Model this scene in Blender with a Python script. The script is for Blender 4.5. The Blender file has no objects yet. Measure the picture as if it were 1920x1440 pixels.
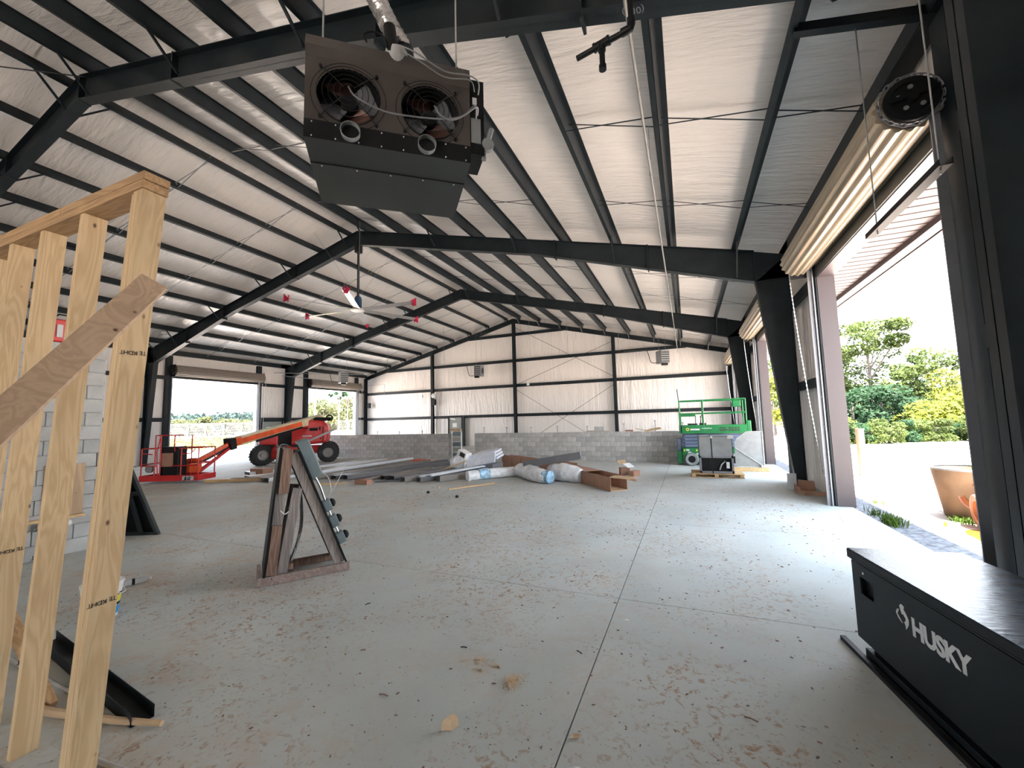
import bpy, bmesh, math, random
from mathutils import Vector, Matrix, noise
random.seed(7)
S = bpy.context.scene
COL = S.collection
PI = math.pi

# ------------------------------------------------------------------ camera
def cam_axes(yaw, pitch, roll):
    cy, sy = math.cos(yaw), math.sin(yaw); cp, sp = math.cos(pitch), math.sin(pitch)
    f = Vector((-sy*cp, cy*cp, sp)); r = Vector((cy, sy, 0)); u = r.cross(f)
    cr, sr = math.cos(roll), math.sin(roll)
    return f, cr*r + sr*u, -sr*r + cr*u
CF, CR, CU = cam_axes(.4009, .0908, -.024)
cd = bpy.data.cameras.new('camera'); cam = bpy.data.objects.new('camera', cd); COL.objects.link(cam)
cd.sensor_width = 36; cd.lens = 36*770.5753/1920; cd.clip_start = .05; cd.clip_end = 1500
m = Matrix.Identity(4)
for i in range(3):
    m[i][0] = CR[i]; m[i][1] = CU[i]; m[i][2] = -CF[i]
m[0][3], m[1][3], m[2][3] = 0, 0, 1.7
cam.matrix_world = m
S.camera = cam
# ------------------------------------------------------------------ light
w = bpy.data.worlds.new('world'); S.world = w; w.use_nodes = True
nt = w.node_tree; bg = nt.nodes['Background']
tc = nt.nodes.new('ShaderNodeTexCoord'); sx = nt.nodes.new('ShaderNodeSeparateXYZ'); rp = nt.nodes.new('ShaderNodeValToRGB')
nt.links.new(tc.outputs['Generated'], sx.inputs[0]); nt.links.new(sx.outputs[2], rp.inputs[0]); nt.links.new(rp.outputs[0], bg.inputs[0])
rp.color_ramp.elements[0].position = 0.0; rp.color_ramp.elements[0].color = (.92, .95, 1, 1)
rp.color_ramp.elements[1].position = .8; rp.color_ramp.elements[1].color = (.62, .78, 1, 1)
bg.inputs[1].default_value = 5.0
sun = bpy.data.lights.new('sun', 'SUN'); sun.energy = 44; sun.angle = .02; sun.color = (1, .95, .89)
so = bpy.data.objects.new('sun', sun); COL.objects.link(so)
so.rotation_euler = Vector((-.30, .10, -1)).to_track_quat('-Z', 'Y').to_euler()
S.view_settings.view_transform = 'Standard'; S.view_settings.look = 'None'; S.view_settings.gamma = 1
S.view_settings.use_curve_mapping = False
S.view_settings.exposure = 1.17
S.cycles.use_denoising = True
S.cycles.max_bounces = 10; S.cycles.diffuse_bounces = 7; S.cycles.glossy_bounces = 3
S.cycles.transparent_max_bounces = 8
S.cycles.sample_clamp_indirect = 8
for (px, py, sxx, rot) in ((2.72, 7.3, 4.3, 1), (2.72, 14.75, 4.2, 1), (2.72, 22.4, 4.2, 1), (-24.62, 14.85, 4.5, -1), (-24.62, 23.05, 4.5, -1)):
    pl = bpy.data.lights.new('daylight_portal', 'AREA'); pl.shape = 'RECTANGLE'; pl.size = 4.33; pl.size_y = sxx
    pl.cycles.is_portal = True
    po = bpy.data.objects.new('daylight_portal', pl); COL.objects.link(po)
    po.location = (px, py, 2.17); po.rotation_euler = (0, rot*PI/2, 0)

pl = bpy.data.lights.new('daylight_portal', 'AREA'); pl.shape = 'RECTANGLE'; pl.size = 5.2; pl.size_y = 4.0; pl.cycles.is_portal = True
po = bpy.data.objects.new('daylight_portal', pl); COL.objects.link(po); po.location = (-6, -11.5, 2.0); po.rotation_euler = (PI/2, 0, 0)
# ------------------------------------------------------------------ materials
def new_mat(name):
    mt = bpy.data.materials.new(name); mt.use_nodes = True
    n = mt.node_tree.nodes; l = mt.node_tree.links
    return mt, n, l, n['Principled BSDF']
def pm(name, col, rough=.5, metal=0, var=.15, scale=6, bump=0.0, bscale=40, stretch=(1, 1, 1), spec=.5, rnd=0.0):
    mt, n, l, b = new_mat(name)
    b.inputs['Roughness'].default_value = rough; b.inputs['Metallic'].default_value = metal
    b.inputs['Specular IOR Level'].default_value = spec
    t = n.new('ShaderNodeTexCoord'); mp = n.new('ShaderNodeMapping'); mp.inputs['Scale'].default_value = stretch
    l.new(t.outputs['Object'], mp.inputs[0])
    nz = n.new('ShaderNodeTexNoise'); nz.inputs['Scale'].default_value = scale; nz.inputs['Detail'].default_value = 6
    l.new(mp.outputs[0], nz.inputs['Vector'])
    r = n.new('ShaderNodeValToRGB'); e = r.color_ramp.elements
    e[0].position = .3; e[1].position = .7
    e[0].color = tuple(c*(1-var) for c in col)+(1,); e[1].color = tuple(min(1, c*(1+var)) for c in col)+(1,)
    l.new(nz.outputs[0], r.inputs[0])
    out = r.outputs[0]
    if rnd:
        oi = n.new('ShaderNodeObjectInfo'); mr = n.new('ShaderNodeMapRange')
        mr.inputs['To Min'].default_value = 1-rnd; mr.inputs['To Max'].default_value = 1+rnd
        l.new(oi.outputs['Random'], mr.inputs[0])
        vm = n.new('ShaderNodeVectorMath'); vm.operation = 'SCALE'
        l.new(out, vm.inputs[0]); l.new(mr.outputs[0], vm.inputs['Scale']); out = vm.outputs[0]
    l.new(out, b.inputs['Base Color'])
    if bump:
        n2 = n.new('ShaderNodeTexNoise'); n2.inputs['Scale'].default_value = bscale; n2.inputs['Detail'].default_value = 5
        l.new(mp.outputs[0], n2.inputs['Vector'])
        bp = n.new('ShaderNodeBump'); bp.inputs['Strength'].default_value = bump; bp.inputs['Distance'].default_value = .02
        l.new(n2.outputs[0], bp.inputs['Height']); l.new(bp.outputs[0], b.inputs['Normal'])
    return mt
def wood(name, c0, c1, axis, knot=(.12, .05, .02), scale=9, rough=.65):
    mt, n, l, b = new_mat(name); b.inputs['Roughness'].default_value = rough
    t = n.new('ShaderNodeTexCoord'); mp = n.new('ShaderNodeMapping'); sc = [1, 1, 1]; sc['xyz'.index(axis)] = .09
    mp.inputs['Scale'].default_value = sc; l.new(t.outputs['Object'], mp.inputs[0])
    oi = n.new('ShaderNodeObjectInfo'); ad = n.new('ShaderNodeVectorMath'); ad.operation = 'ADD'
    cx = n.new('ShaderNodeCombineXYZ')
    ml = n.new('ShaderNodeMath'); ml.operation = 'MULTIPLY'; ml.inputs[1].default_value = 13
    l.new(oi.outputs['Random'], ml.inputs[0]); l.new(ml.outputs[0], cx.inputs[0]); l.new(ml.outputs[0], cx.inputs[1])
    l.new(mp.outputs[0], ad.inputs[0]); l.new(cx.outputs[0], ad.inputs[1])
    nz = n.new('ShaderNodeTexNoise'); nz.inputs['Scale'].default_value = scale; nz.inputs['Detail'].default_value = 3; nz.inputs['Distortion'].default_value = .6
    l.new(ad.outputs[0], nz.inputs['Vector'])
    wv = n.new('ShaderNodeMath'); wv.operation = 'SINE'; m2 = n.new('ShaderNodeMath'); m2.operation = 'MULTIPLY'; m2.inputs[1].default_value = 55
    l.new(nz.outputs[0], m2.inputs[0]); l.new(m2.outputs[0], wv.inputs[0])
    mr = n.new('ShaderNodeMapRange'); mr.inputs['From Min'].default_value = -1; l.new(wv.outputs[0], mr.inputs[0])
    r = n.new('ShaderNodeValToRGB'); r.color_ramp.elements[0].color = c0+(1,); r.color_ramp.elements[1].color = c1+(1,)
    l.new(mr.outputs[0], r.inputs[0])
    # knots
    mp2 = n.new('ShaderNodeMapping'); s2 = [1, 1, 1]; s2['xyz'.index(axis)] = .55; mp2.inputs['Scale'].default_value = s2
    l.new(t.outputs['Object'], mp2.inputs[0])
    ad2 = n.new('ShaderNodeVectorMath'); ad2.operation = 'ADD'; l.new(mp2.outputs[0], ad2.inputs[0]); l.new(cx.outputs[0], ad2.inputs[1])
    vo = n.new('ShaderNodeTexVoronoi'); vo.inputs['Scale'].default_value = 8; l.new(ad2.outputs[0], vo.inputs['Vector'])
    r2 = n.new('ShaderNodeValToRGB'); r2.color_ramp.elements[0].position = .035; r2.color_ramp.elements[1].position = .085
    r2.color_ramp.elements[0].color = (1, 1, 1, 1); r2.color_ramp.elements[1].color = (0, 0, 0, 1); l.new(vo.outputs['Distance'], r2.inputs[0])
    mx = n.new('ShaderNodeMix'); mx.data_type = 'RGBA'
    l.new(r2.outputs[0], mx.inputs[0]); l.new(r.outputs[0], mx.inputs[6]); mx.inputs[7].default_value = knot+(1,)
    # broad tone
    n3 = n.new('ShaderNodeTexNoise'); n3.inputs['Scale'].default_value = 2; l.new(ad2.outputs[0], n3.inputs['Vector'])
    mr3 = n.new('ShaderNodeMapRange'); mr3.inputs['To Min'].default_value = .72; mr3.inputs['To Max'].default_value = 1.22; l.new(n3.outputs[0], mr3.inputs[0])
    vm = n.new('ShaderNodeVectorMath'); vm.operation = 'SCALE'; l.new(mx.outputs[2], vm.inputs[0]); l.new(mr3.outputs[0], vm.inputs['Scale'])
    l.new(vm.outputs[0], b.inputs['Base Color'])
    bp = n.new('ShaderNodeBump'); bp.inputs['Strength'].default_value = .15; bp.inputs['Distance'].default_value = .004
    l.new(mr.outputs[0], bp.inputs['Height']); l.new(bp.outputs[0], b.inputs['Normal'])
    return mt
def concrete():
    mt, n, l, b = new_mat('concrete_slab')
    t = n.new('ShaderNodeTexCoord'); g = n.new('ShaderNodeNewGeometry')
    P = g.outputs['Position']
    def nz(sc, det=6, dist=0, st=None):
        x = n.new('ShaderNodeTexNoise'); x.inputs['Scale'].default_value = sc; x.inputs['Detail'].default_value = det; x.inputs['Distortion'].default_value = dist
        if st:
            mp = n.new('ShaderNodeMapping'); mp.inputs['Scale'].default_value = st; l.new(P, mp.inputs[0]); l.new(mp.outputs[0], x.inputs['Vector'])
        else: l.new(P, x.inputs['Vector'])
        return x.outputs[0]
    def ramp(src, a, bb, ca, cb):
        r = n.new('ShaderNodeValToRGB'); r.color_ramp.elements[0].position = a; r.color_ramp.elements[1].position = bb
        r.color_ramp.elements[0].color = ca; r.color_ramp.elements[1].color = cb; l.new(src, r.inputs[0]); return r.outputs[0]
    def mix(f, a, c):
        x = n.new('ShaderNodeMix'); x.data_type = 'RGBA'; l.new(f, x.inputs[0]); l.new(a, x.inputs[6]); x.inputs[7].default_value = c+(1,); return x.outputs[2]
    def mul(a, bb):
        x = n.new('ShaderNodeMath'); x.operation = 'MULTIPLY'; l.new(a, x.inputs[0]); l.new(bb, x.inputs[1]); return x.outputs[0]
    K, W = (0, 0, 0, 1), (1, 1, 1, 1)
    base = ramp(nz(.7, 8, .5), .3, .75, (.45, .50, .495, 1), (.58, .62, .605, 1))
    # tan dust: big patches times fine grit, denser to the left
    sx = n.new('ShaderNodeSeparateXYZ'); l.new(P, sx.inputs[0])
    mr = n.new('ShaderNodeMapRange'); mr.inputs['From Min'].default_value = 0; mr.inputs['From Max'].default_value = -6; mr.inputs['To Min'].default_value = .3; mr.inputs['To Max'].default_value = 1.0
    l.new(sx.outputs[0], mr.inputs[0])
    dust = mul(ramp(nz(1.1, 7, 1.2), .42, .66, K, W), ramp(nz(9, 8, 1.5), .35, .7, K, W))
    c = mix(mul(dust, mr.outputs[0]), base, (.50, .385, .29))
    # reddish clods / clay smears, scattered
    sm = mul(ramp(nz(8.5, 10, 2.0), .50, .60, K, W), ramp(nz(24, 8, 1.2), .46, .58, K, W))
    sm2 = mul(sm, ramp(nz(.6, 4, 0), .42, .56, K, W))
    c = mix(sm2, c, (.37, .275, .20))
    # dark specks
    sp = ramp(nz(38, 4, 0), .66, .70, K, W); sp = mul(sp, ramp(nz(1.6, 3), .38, .55, K, W))
    c = mix(sp, c, (.13, .13, .13))
    l.new(c, b.inputs['Base Color'])
    rr = n.new('ShaderNodeMapRange'); b.inputs['Specular IOR Level'].default_value = .22; rr.inputs['To Min'].default_value = .55; rr.inputs['To Max'].default_value = .85; l.new(nz(2.2, 5), rr.inputs[0]); l.new(rr.outputs[0], b.inputs['Roughness'])
    bp = n.new('ShaderNodeBump'); bp.inputs['Strength'].default_value = .25; bp.inputs['Distance'].default_value = .004
    l.new(nz(30, 8), bp.inputs['Height']); l.new(bp.outputs[0], b.inputs['Normal'])
    return mt
def insulation(name, axis, col=(.80, .765, .73)):
    # white vinyl facing with creases running along `axis`
    mt, n, l, b = new_mat(name); b.inputs['Base Color'].default_value = col+(1,)
    b.inputs['Roughness'].default_value = .30; b.inputs['Specular IOR Level'].default_value = .8
    t = n.new('ShaderNodeTexCoord'); mp = n.new('ShaderNodeMapping')
    mp.inputs['Scale'].default_value = (.9, 5.5, .9) if axis == 'x' else ((5.5, 5.5, .7))
    l.new(t.outputs['Object'], mp.inputs[0])
    nz = n.new('ShaderNodeTexNoise'); nz.inputs['Scale'].default_value = 1.6; nz.inputs['Detail'].default_value = 5; nz.inputs['Distortion'].default_value = .4
    l.new(mp.outputs[0], nz.inputs['Vector'])
    bp = n.new('ShaderNodeBump'); bp.inputs['Strength'].default_value = .8; bp.inputs['Distance'].default_value = .07
    l.new(nz.outputs[0], bp.inputs['Height']); l.new(bp.outputs[0], b.inputs['Normal'])
    return mt
M = {}
M['steel'] = pm('dark_primed_steel', (.014, .020, .0235), .45, 0, .25, 3, .05, 30, spec=.25)
M['black'] = pm('black_paint', (.008, .009, .010), .5, 0, .2, spec=.25)
M['slab'] = concrete()
M['roof_ins'] = insulation('roof_insulation_facing', 'x', (.80, .76, .72))
M['wall_ins'] = insulation('wall_insulation_facing', 'z', (.82, .775, .73))
M['cmu'] = pm('concrete_block', (.43, .43, .415), .9, 0, .14, 5, .35, 60, rnd=.16)
M['cmu_near'] = pm('concrete_block_near', (.42, .43, .42), .9, 0, .12, 5, .4, 60, rnd=.1)
M['mortar'] = pm('mortar', (.27, .27, .26), .95, 0, .1, 10)
M['cladding'] = pm('mauve_metal_cladding', (.046, .035, .038), .45, 0, .06, 2)
M['soffit'] = pm('pink_soffit_metal', (.062, .044, .043), .5, 0, .05, 2)
M['coil_shaded'] = pm('shaded_door_slats', (.20, .165, .13), .45, .1, .06, 3)  # darker copy of the tan slats, backlit shade put into the colour
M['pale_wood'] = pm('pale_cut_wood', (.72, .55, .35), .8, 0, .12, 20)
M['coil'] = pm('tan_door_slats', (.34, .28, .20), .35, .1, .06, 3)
M['guide'] = pm('grey_guide_angle', (.22, .23, .25), .4, .3, .1)
M['galv'] = pm('galvanised_metal', (.55, .57, .58), .35, .75, .15, 8)
M['galv_dull'] = pm('dull_galvanised_sheet', (.27, .29, .295), .5, .3, .12, 6)
M['ground'] = pm('pale_sandy_ground', (.54, .46, .40), .95, 0, .25, 1.2, .5, 8, stretch=(1.6, .6, 1))
for _n in M['ground'].node_tree.nodes:
    if _n.type == 'VALTORGB':
        _n.color_ramp.elements[0].position = .38; _n.color_ramp.elements[1].position = .50; _n.color_ramp.elements[0].color = (.13, .075, .045, 1); _n.color_ramp.elements[1].color = (.56, .48, .42, 1)
    if _n.type == 'TEX_NOISE' and abs(_n.inputs['Scale'].default_value-1.2) < .01: _n.inputs['Detail'].default_value = 12; _n.inputs['Roughness'].default_value = .72
M['gravel'] = pm('grey_gravel_strip', (.15, .155, .17), .95, 0, .6, 14, .7, 25)
M['field'] = pm('bright_field_grass', (.09, .11, .015), .9, 0, .2, 3, .3, 20)
M['scrub_soil'] = pm('reddish_scrub_soil', (.24, .15, .09), .95, 0, .3, .5, .3, 8)
M['puddle'] = pm('orange_mud_puddle', (.13, .052, .010), .12, 0, .25, 3)
M['stud'] = wood('spruce_stud_wood', (.60, .42, .225), (.70, .52, .30), 'z')
M['stud_x'] = wood('spruce_plate_wood', (.40, .24, .115), (.52, .33, .165), 'x')
M['brace'] = wood('brace_wood', (.56, .39, .26), (.66, .48, .325), 'x', scale=6)
M['old'] = wood('weathered_grey_wood', (.20, .175, .165), (.31, .28, .26), 'z', (.05, .04, .03))
M['old_brown'] = wood('weathered_brown_wood', (.17, .10, .07), (.27, .175, .13), 'z', (.04, .02, .015))
M['old_x'] = wood('weathered_pink_wood', (.25, .18, .155), (.34, .27, .24), 'x', (.05, .03, .02))
M['lumber'] = wood('yellow_lumber', (.48, .30, .13), (.66, .47, .25), 'y')
M['ply'] = wood('plywood_sheet', (.40, .27, .16), (.50, .36, .22), 'z', scale=4)
M['red'] = pm('red_machine_paint', (.55, .022, .022), .35, 0, .15, 4)
M['orange'] = pm('orange_machine_paint', (.78, .10, .02), .4, 0, .2, 5)
M['cream'] = pm('cream_boom_paint', (.60, .54, .36), .45, 0, .12, 4)
M['rubber'] = pm('tyre_rubber', (.022, .022, .022), .8, 0, .3, 10, .2)
M['rim'] = pm('grey_rim', (.26, .25, .235), .5, .2, .15)
M['green'] = pm('green_lift_paint', (.004, .15, .038), .38, 0, .12, 4)
M['bluegrey'] = pm('blue_grey_scissor_arms', (.10, .135, .21), .45, 0, .12)
M['card'] = pm('brown_cardboard', (.35, .195, .13), .8, 0, .12, 5, .1)
M['card_in'] = pm('tan_cardboard_inside', (.50, .36, .22), .85, 0, .12, 5)
M['plastic'] = pm('milky_plastic_wrap', (.72, .74, .76), .25, 0, .15, 8, .8, 14)
M['blueprint'] = pm('blue_printed_film', (.30, .50, .74), .3, 0, .55, 9, .6, 14)
M['foil'] = pm('crinkled_foil', (.85, .84, .84), .2, .9, .1, 8, 1.0, 16)
M['foil_white'] = pm('pale_foil_wrap', (.72, .78, .88), .3, .2, .12, 8, .8, 14)
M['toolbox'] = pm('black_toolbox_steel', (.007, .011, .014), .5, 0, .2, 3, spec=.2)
M['white'] = pm('white_paint', (.75, .75, .74), .5, 0, .05)
M['offwhite'] = pm('offwhite_print', (.55, .57, .58), .6, 0, .05)
M['ink'] = pm('black_ink', (.03, .025, .02), .8, 0, .1)
M['heater'] = pm('heater_dark_grey_steel', (.028, .034, .035), .45, .1, .12, 3)
M['heater_face'] = pm('heater_back_panel', (.10, .087, .080), .38, .5, .18, 2.5)
M['copper'] = pm('bronze_fan_blade', (.10, .05, .038), .35, .5, .2)
M['grey_box'] = pm('grey_green_enclosure', (.14, .185, .20), .45, 0, .1)
M['fan_blade'] = pm('silver_fan_blade', (.52, .50, .49), .35, .6, .08)
M['fan_tip'] = pm('crimson_winglet', (.45, .015, .06), .4, 0, .1)
M['blue_motor'] = pm('dark_blue_motor', (.02, .06, .13), .4, .2, .1)
M['door'] = pm('grey_green_door', (.27, .29, .26), .5, 0, .05)
M['clear'] = new_mat('clear_plastic')[0]
_b = M['clear'].node_tree.nodes['Principled BSDF']; _b.inputs['Transmission Weight'].default_value = .45; _b.inputs['Roughness'].default_value = .12; _b.inputs['Base Color'].default_value = (.85, .9, .92, 1)
M['yellow'] = pm('yellow_label', (.70, .62, .05), .5, 0, .05)
M['blue'] = pm('blue_label', (.03, .30, .65), .5, 0, .05)
M['purlin_blue'] = pm('blue_tape', (.02, .25, .7), .5, 0, .05)
M['pipe_orange'] = pm('rusty_orange_pipe', (.26, .085, .025), .5, 0, .2, 4)
M['pot'] = pm('concrete_basin', (.20, .135, .08), .85, 0, .2, 3, .2)
M['post_pink'] = pm('pinkish_pvc_post', (.36, .18, .13), .6, 0, .1)
M['bark'] = pm('bark', (.10, .085, .075), .9, 0, .3, 9, .4)
def leafmat(name, c, v=.35):
    mt, n, l, b = new_mat(name); b.inputs['Roughness'].default_value = .7; b.inputs['Specular IOR Level'].default_value = .1
    g = n.new('ShaderNodeNewGeometry'); r = n.new('ShaderNodeValToRGB')
    r.color_ramp.elements[0].color = tuple(x*(1-v) for x in c)+(1,); r.color_ramp.elements[1].color = tuple(min(1, x*(1+v)) for x in c)+(1,)
    nz = n.new('ShaderNodeTexNoise'); nz.inputs['Scale'].default_value = .9; l.new(g.outputs['Position'], nz.inputs['Vector'])
    l.new(nz.outputs[0], r.inputs[0]); r.color_ramp.elements[0].position = .35; r.color_ramp.elements[1].position = .65
    l.new(r.outputs[0], b.inputs['Base Color'])
    tr = n.new('ShaderNodeBsdfTranslucent'); l.new(r.outputs[0], tr.inputs[0])
    mx = n.new('ShaderNodeMixShader'); mx.inputs[0].default_value = .3
    l.new(b.outputs[0], mx.inputs[1]); l.new(tr.outputs[0], mx.inputs[2]); l.new(mx.outputs[0], n['Material Output'].inputs[0])
    return mt
M['leaf_mid'] = leafmat('mid_green_leaves', (.046, .064, .014))
M['leaf_bright'] = leafmat('bright_yellow_green_leaves', (.095, .105, .012))
M['leaf_dark'] = leafmat('dark_blue_green_leaves', (.013, .034, .013))
M['leaf_haze'] = leafmat('hazed_far_leaves', (.035, .055, .05), .15)  # blue haze of distance mixed into the leaf colour
M['leaf_hazed'] = leafmat('haze_paled_leaves', (.085, .095, .045), .3)  # leaf colour paled to carry the washed-out haze outdoors
M['grass'] = leafmat('grass_blades', (.045, .08, .012))

# ------------------------------------------------------------------ mesh helpers
class MB:
    def __init__(s): s.v = []; s.f = []
    def add(s, vs, fs):
        o = len(s.v); s.v += [tuple(v) for v in vs]; s.f += [tuple(i+o for i in f) for f in fs]; return s
    def box(s, a, b):
        x0, y0, z0 = a; x1, y1, z1 = b
        return s.add([(x0, y0, z0), (x1, y0, z0), (x1, y1, z0), (x0, y1, z0), (x0, y0, z1), (x1, y0, z1), (x1, y1, z1), (x0, y1, z1)],
                     [(0, 3, 2, 1), (4, 5, 6, 7), (0, 1, 5, 4), (1, 2, 6, 5), (2, 3, 7, 6), (3, 0, 4, 7)])
    def obox(s, o, ex, ey, ez, a, b):          # box in a local frame
        o, ex, ey, ez = map(Vector, (o, ex, ey, ez)); t = MB().box(a, b)
        return s.add([o+ex*v[0]+ey*v[1]+ez*v[2] for v in t.v], t.f)
    def beam(s, p, q, w, h, up=(0, 0, 1)):
        p, q, up = Vector(p), Vector(q), Vector(up); d = (q-p).normalized()
        sd = d.cross(up)
        if sd.length < 1e-4: sd = d.cross(Vector((1, 0, 0)))
        sd.normalize(); u = sd.cross(d).normalized()
        vs = [c+sd*a*w/2+u*b*h/2 for c in (p, q) for a, b in ((-1, -1), (1, -1), (1, 1), (-1, 1))]
        return s.add(vs, [(0, 1, 2, 3), (7, 6, 5, 4), (0, 4, 5, 1), (1, 5, 6, 2), (2, 6, 7, 3), (3, 7, 4, 0)])
    def tube(s, pts, r, n=8, r2=None, cap=True):
        pts = [Vector(p) for p in pts]; rings = []; up = Vector((.13, .21, .97))
        N = len(pts)
        for i, p in enumerate(pts):
            d = (pts[min(i+1, N-1)]-pts[max(i-1, 0)]).normalized()
            a = d.cross(up)
            if a.length < .05: a = d.cross(Vector((1, 0, .1)))
            a.normalize(); b = d.cross(a)
            rr = r if r2 is None else r+(r2-r)*i/(N-1)
            rings.append([p+a*math.cos(t)*rr+b*math.sin(t)*rr for t in [2*PI*k/n for k in range(n)]])
        vs = [v for rg in rings for v in rg]; fs = []
        for i in range(N-1):
            for k in range(n): fs.append((i*n+k, i*n+(k+1) % n, (i+1)*n+(k+1) % n, (i+1)*n+k))
        if cap: fs += [tuple(range(n))[::-1], tuple((N-1)*n+k for k in range(n))]
        return s.add(vs, fs)
    def lathe(s, prof, o=(0, 0, 0), ax=(0, 0, 1), n=20, cap=False):   # prof: (radius, height)
        o, ax = Vector(o), Vector(ax).normalized(); a = ax.cross(Vector((.3, .9, .1)));
        if a.length < .1: a = ax.cross(Vector((1, 0, 0)))
        a.normalize(); b = ax.cross(a)
        vs = [o+ax*h+(a*math.cos(2*PI*k/n)+b*math.sin(2*PI*k/n))*r for r, h in prof for k in range(n)]; fs = []
        for i in range(len(prof)-1):
            for k in range(n): fs.append((i*n+k, i*n+(k+1) % n, (i+1)*n+(k+1) % n, (i+1)*n+k))
        if cap: fs += [tuple(range(n))[::-1], tuple((len(prof)-1)*n+k for k in range(n))]
        return s.add(vs, fs)
    def prism(s, poly, o, ex, ey, d):           # 2-D polygon in frame (o,ex,ey) extruded along d
        o, ex, ey, d = map(Vector, (o, ex, ey, d)); n = len(poly)
        a = [o+ex*x+ey*y for x, y in poly]; b = [p+d for p in a]
        return s.add(a+b, [tuple(range(n))[::-1], tuple(range(n, 2*n))]+[(i, (i+1) % n, n+(i+1) % n, n+i) for i in range(n)])
    def ring(s, o, ax, R, r, n=24, k=6):
        o, ax = Vector(o), Vector(ax).normalized(); a = ax.cross(Vector((.3, .9, .1))).normalized(); b = ax.cross(a)
        vs = []; fs = []
        for i in range(n):
            t = 2*PI*i/n; d = a*math.cos(t)+b*math.sin(t)
            for j in range(k):
                q = 2*PI*j/k; vs.append(o+d*(R+r*math.cos(q))+ax*r*math.sin(q))
        for i in range(n):
            for j in range(k): fs.append((i*k+j, ((i+1) % n)*k+j, ((i+1) % n)*k+(j+1) % k, i*k+(j+1) % k))
        return s.add(vs, fs)
    def mesh(s, name, off=(0, 0, 0)):
        me = bpy.data.meshes.new(name); o = Vector(off)
        me.from_pydata([tuple(Vector(v)-o) for v in s.v], [], s.f); me.update(); return me
    def build(s, name, mat, parent=None, smooth=False, bevel=0, kind=None, label=None, loc=None):
        off = loc if loc is not None else ((parent_world(parent)) if parent else (0, 0, 0))
        me = s.mesh(name, off)
        bm = bmesh.new(); bm.from_mesh(me); bmesh.ops.recalc_face_normals(bm, faces=bm.faces); bm.to_mesh(me); bm.free()
        if smooth:
            me.polygons.foreach_set('use_smooth', [True]*len(me.polygons))
            try: me.set_sharp_from_angle(angle=.7)
            except Exception: pass
        me.materials.append(mat)
        ob = bpy.data.objects.new(name, me); COL.objects.link(ob)
        if parent: ob.parent = parent
        elif loc is not None: ob.location = loc
        if bevel:
            bv = ob.modifiers.new('bevel', 'BEVEL'); bv.width = bevel; bv.segments = 2; bv.limit_method = 'ANGLE'
        if kind: ob['kind'] = kind
        if label: ob['label'] = label
        return ob
def parent_world(p):
    v = Vector((0, 0, 0))
    while p: v += p.location; p = p.parent
    return v
def tag(o, label, cat, group=None):
    o['label'] = label; o['category'] = cat
    if group: o['group'] = group
    return o
def empty(name, loc, label=None, cat=None, group=None, kind=None):
    o = bpy.data.objects.new(name, None); COL.objects.link(o); o.location = loc; o.empty_display_size = .2
    if label: tag(o, label, cat, group)
    if kind: o['kind'] = kind
    return o
def dup_tree(r, loc, label=None):
    c = r.copy(); COL.objects.link(c); c.location = loc
    if label: c['label'] = label
    def rec(a, b):
        for ch in a.children:
            k = ch.copy(); COL.objects.link(k); k.parent = b; rec(ch, k)
    rec(r, c); return c
def inst(me, name, parent, loc, rot=(0, 0, 0), scale=(1, 1, 1)):
    o = bpy.data.objects.new(name, me); COL.objects.link(o); o.parent = parent
    o.location = Vector(loc)-(parent_world(parent) if parent else Vector((0, 0, 0))); o.rotation_euler = rot; o.scale = scale
    return o
def text_mesh(txt, size, name, mat, parent, o, ex, ey, bold=0.0, depth=.0015, shear=0, spacing=1):
    cu = bpy.data.curves.new('tmp', 'FONT'); cu.body = txt; cu.size = size; cu.extrude = depth; cu.offset = bold; cu.shear = shear; cu.space_character = spacing
    cu.resolution_u = 3
    ob = bpy.data.objects.new('tmp', cu); COL.objects.link(ob)
    dg = bpy.context.evaluated_depsgraph_get(); me = bpy.data.meshes.new_from_object(ob.evaluated_get(dg))
    bpy.data.objects.remove(ob); me.name = name
    ex, ey = Vector(ex).normalized(), Vector(ey).normalized(); ez = ex.cross(ey); o = Vector(o)
    off = parent_world(parent) if parent else Vector((0, 0, 0))
    for v in me.vertices: v.co = o+ex*v.co.x+ey*v.co.y+ez*v.co.z-off
    me.materials.clear(); me.materials.append(mat)
    r = bpy.data.objects.new(name, me); COL.objects.link(r)
    if parent: r.parent = parent
    return r

# ================================================================== STRUCTURE
XR, ZR = -10.95, 8.92            # ridge x, rafter top at ridge
XW, XL = 2.62, -24.52            # inner faces of wall insulation
FY = [-3.78, 3.84, 11.46, 19.08]
YE = 26.4
def ztop(x): return ZR-.25*abs(x-XR)
def zins(x): return ztop(x)+.27
# ---- floor slabs between saw cuts
fl = empty('floor', (0, 0, 0), kind='structure')
xs = [-24.7, -18.8, -12.8, -6.75, -.7, 2.67]; ys = [-11.4, -7.2, -3.1, 1.05, 4.13, 7.2, 11.4, 15.6, 19.8, 26.6]
for i in range(len(xs)-1):
    for j in range(len(ys)-1):
        g = .004
        MB().box((xs[i]+g, ys[j]+g, -.12), (xs[i+1]-g, ys[j+1]-g, 0)).build('slab', M['slab'], fl)
MB().box((-24.7, -11.4, -.16), (2.67, 26.6, -.121)).build('slab_base', M['black'], fl)
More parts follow.
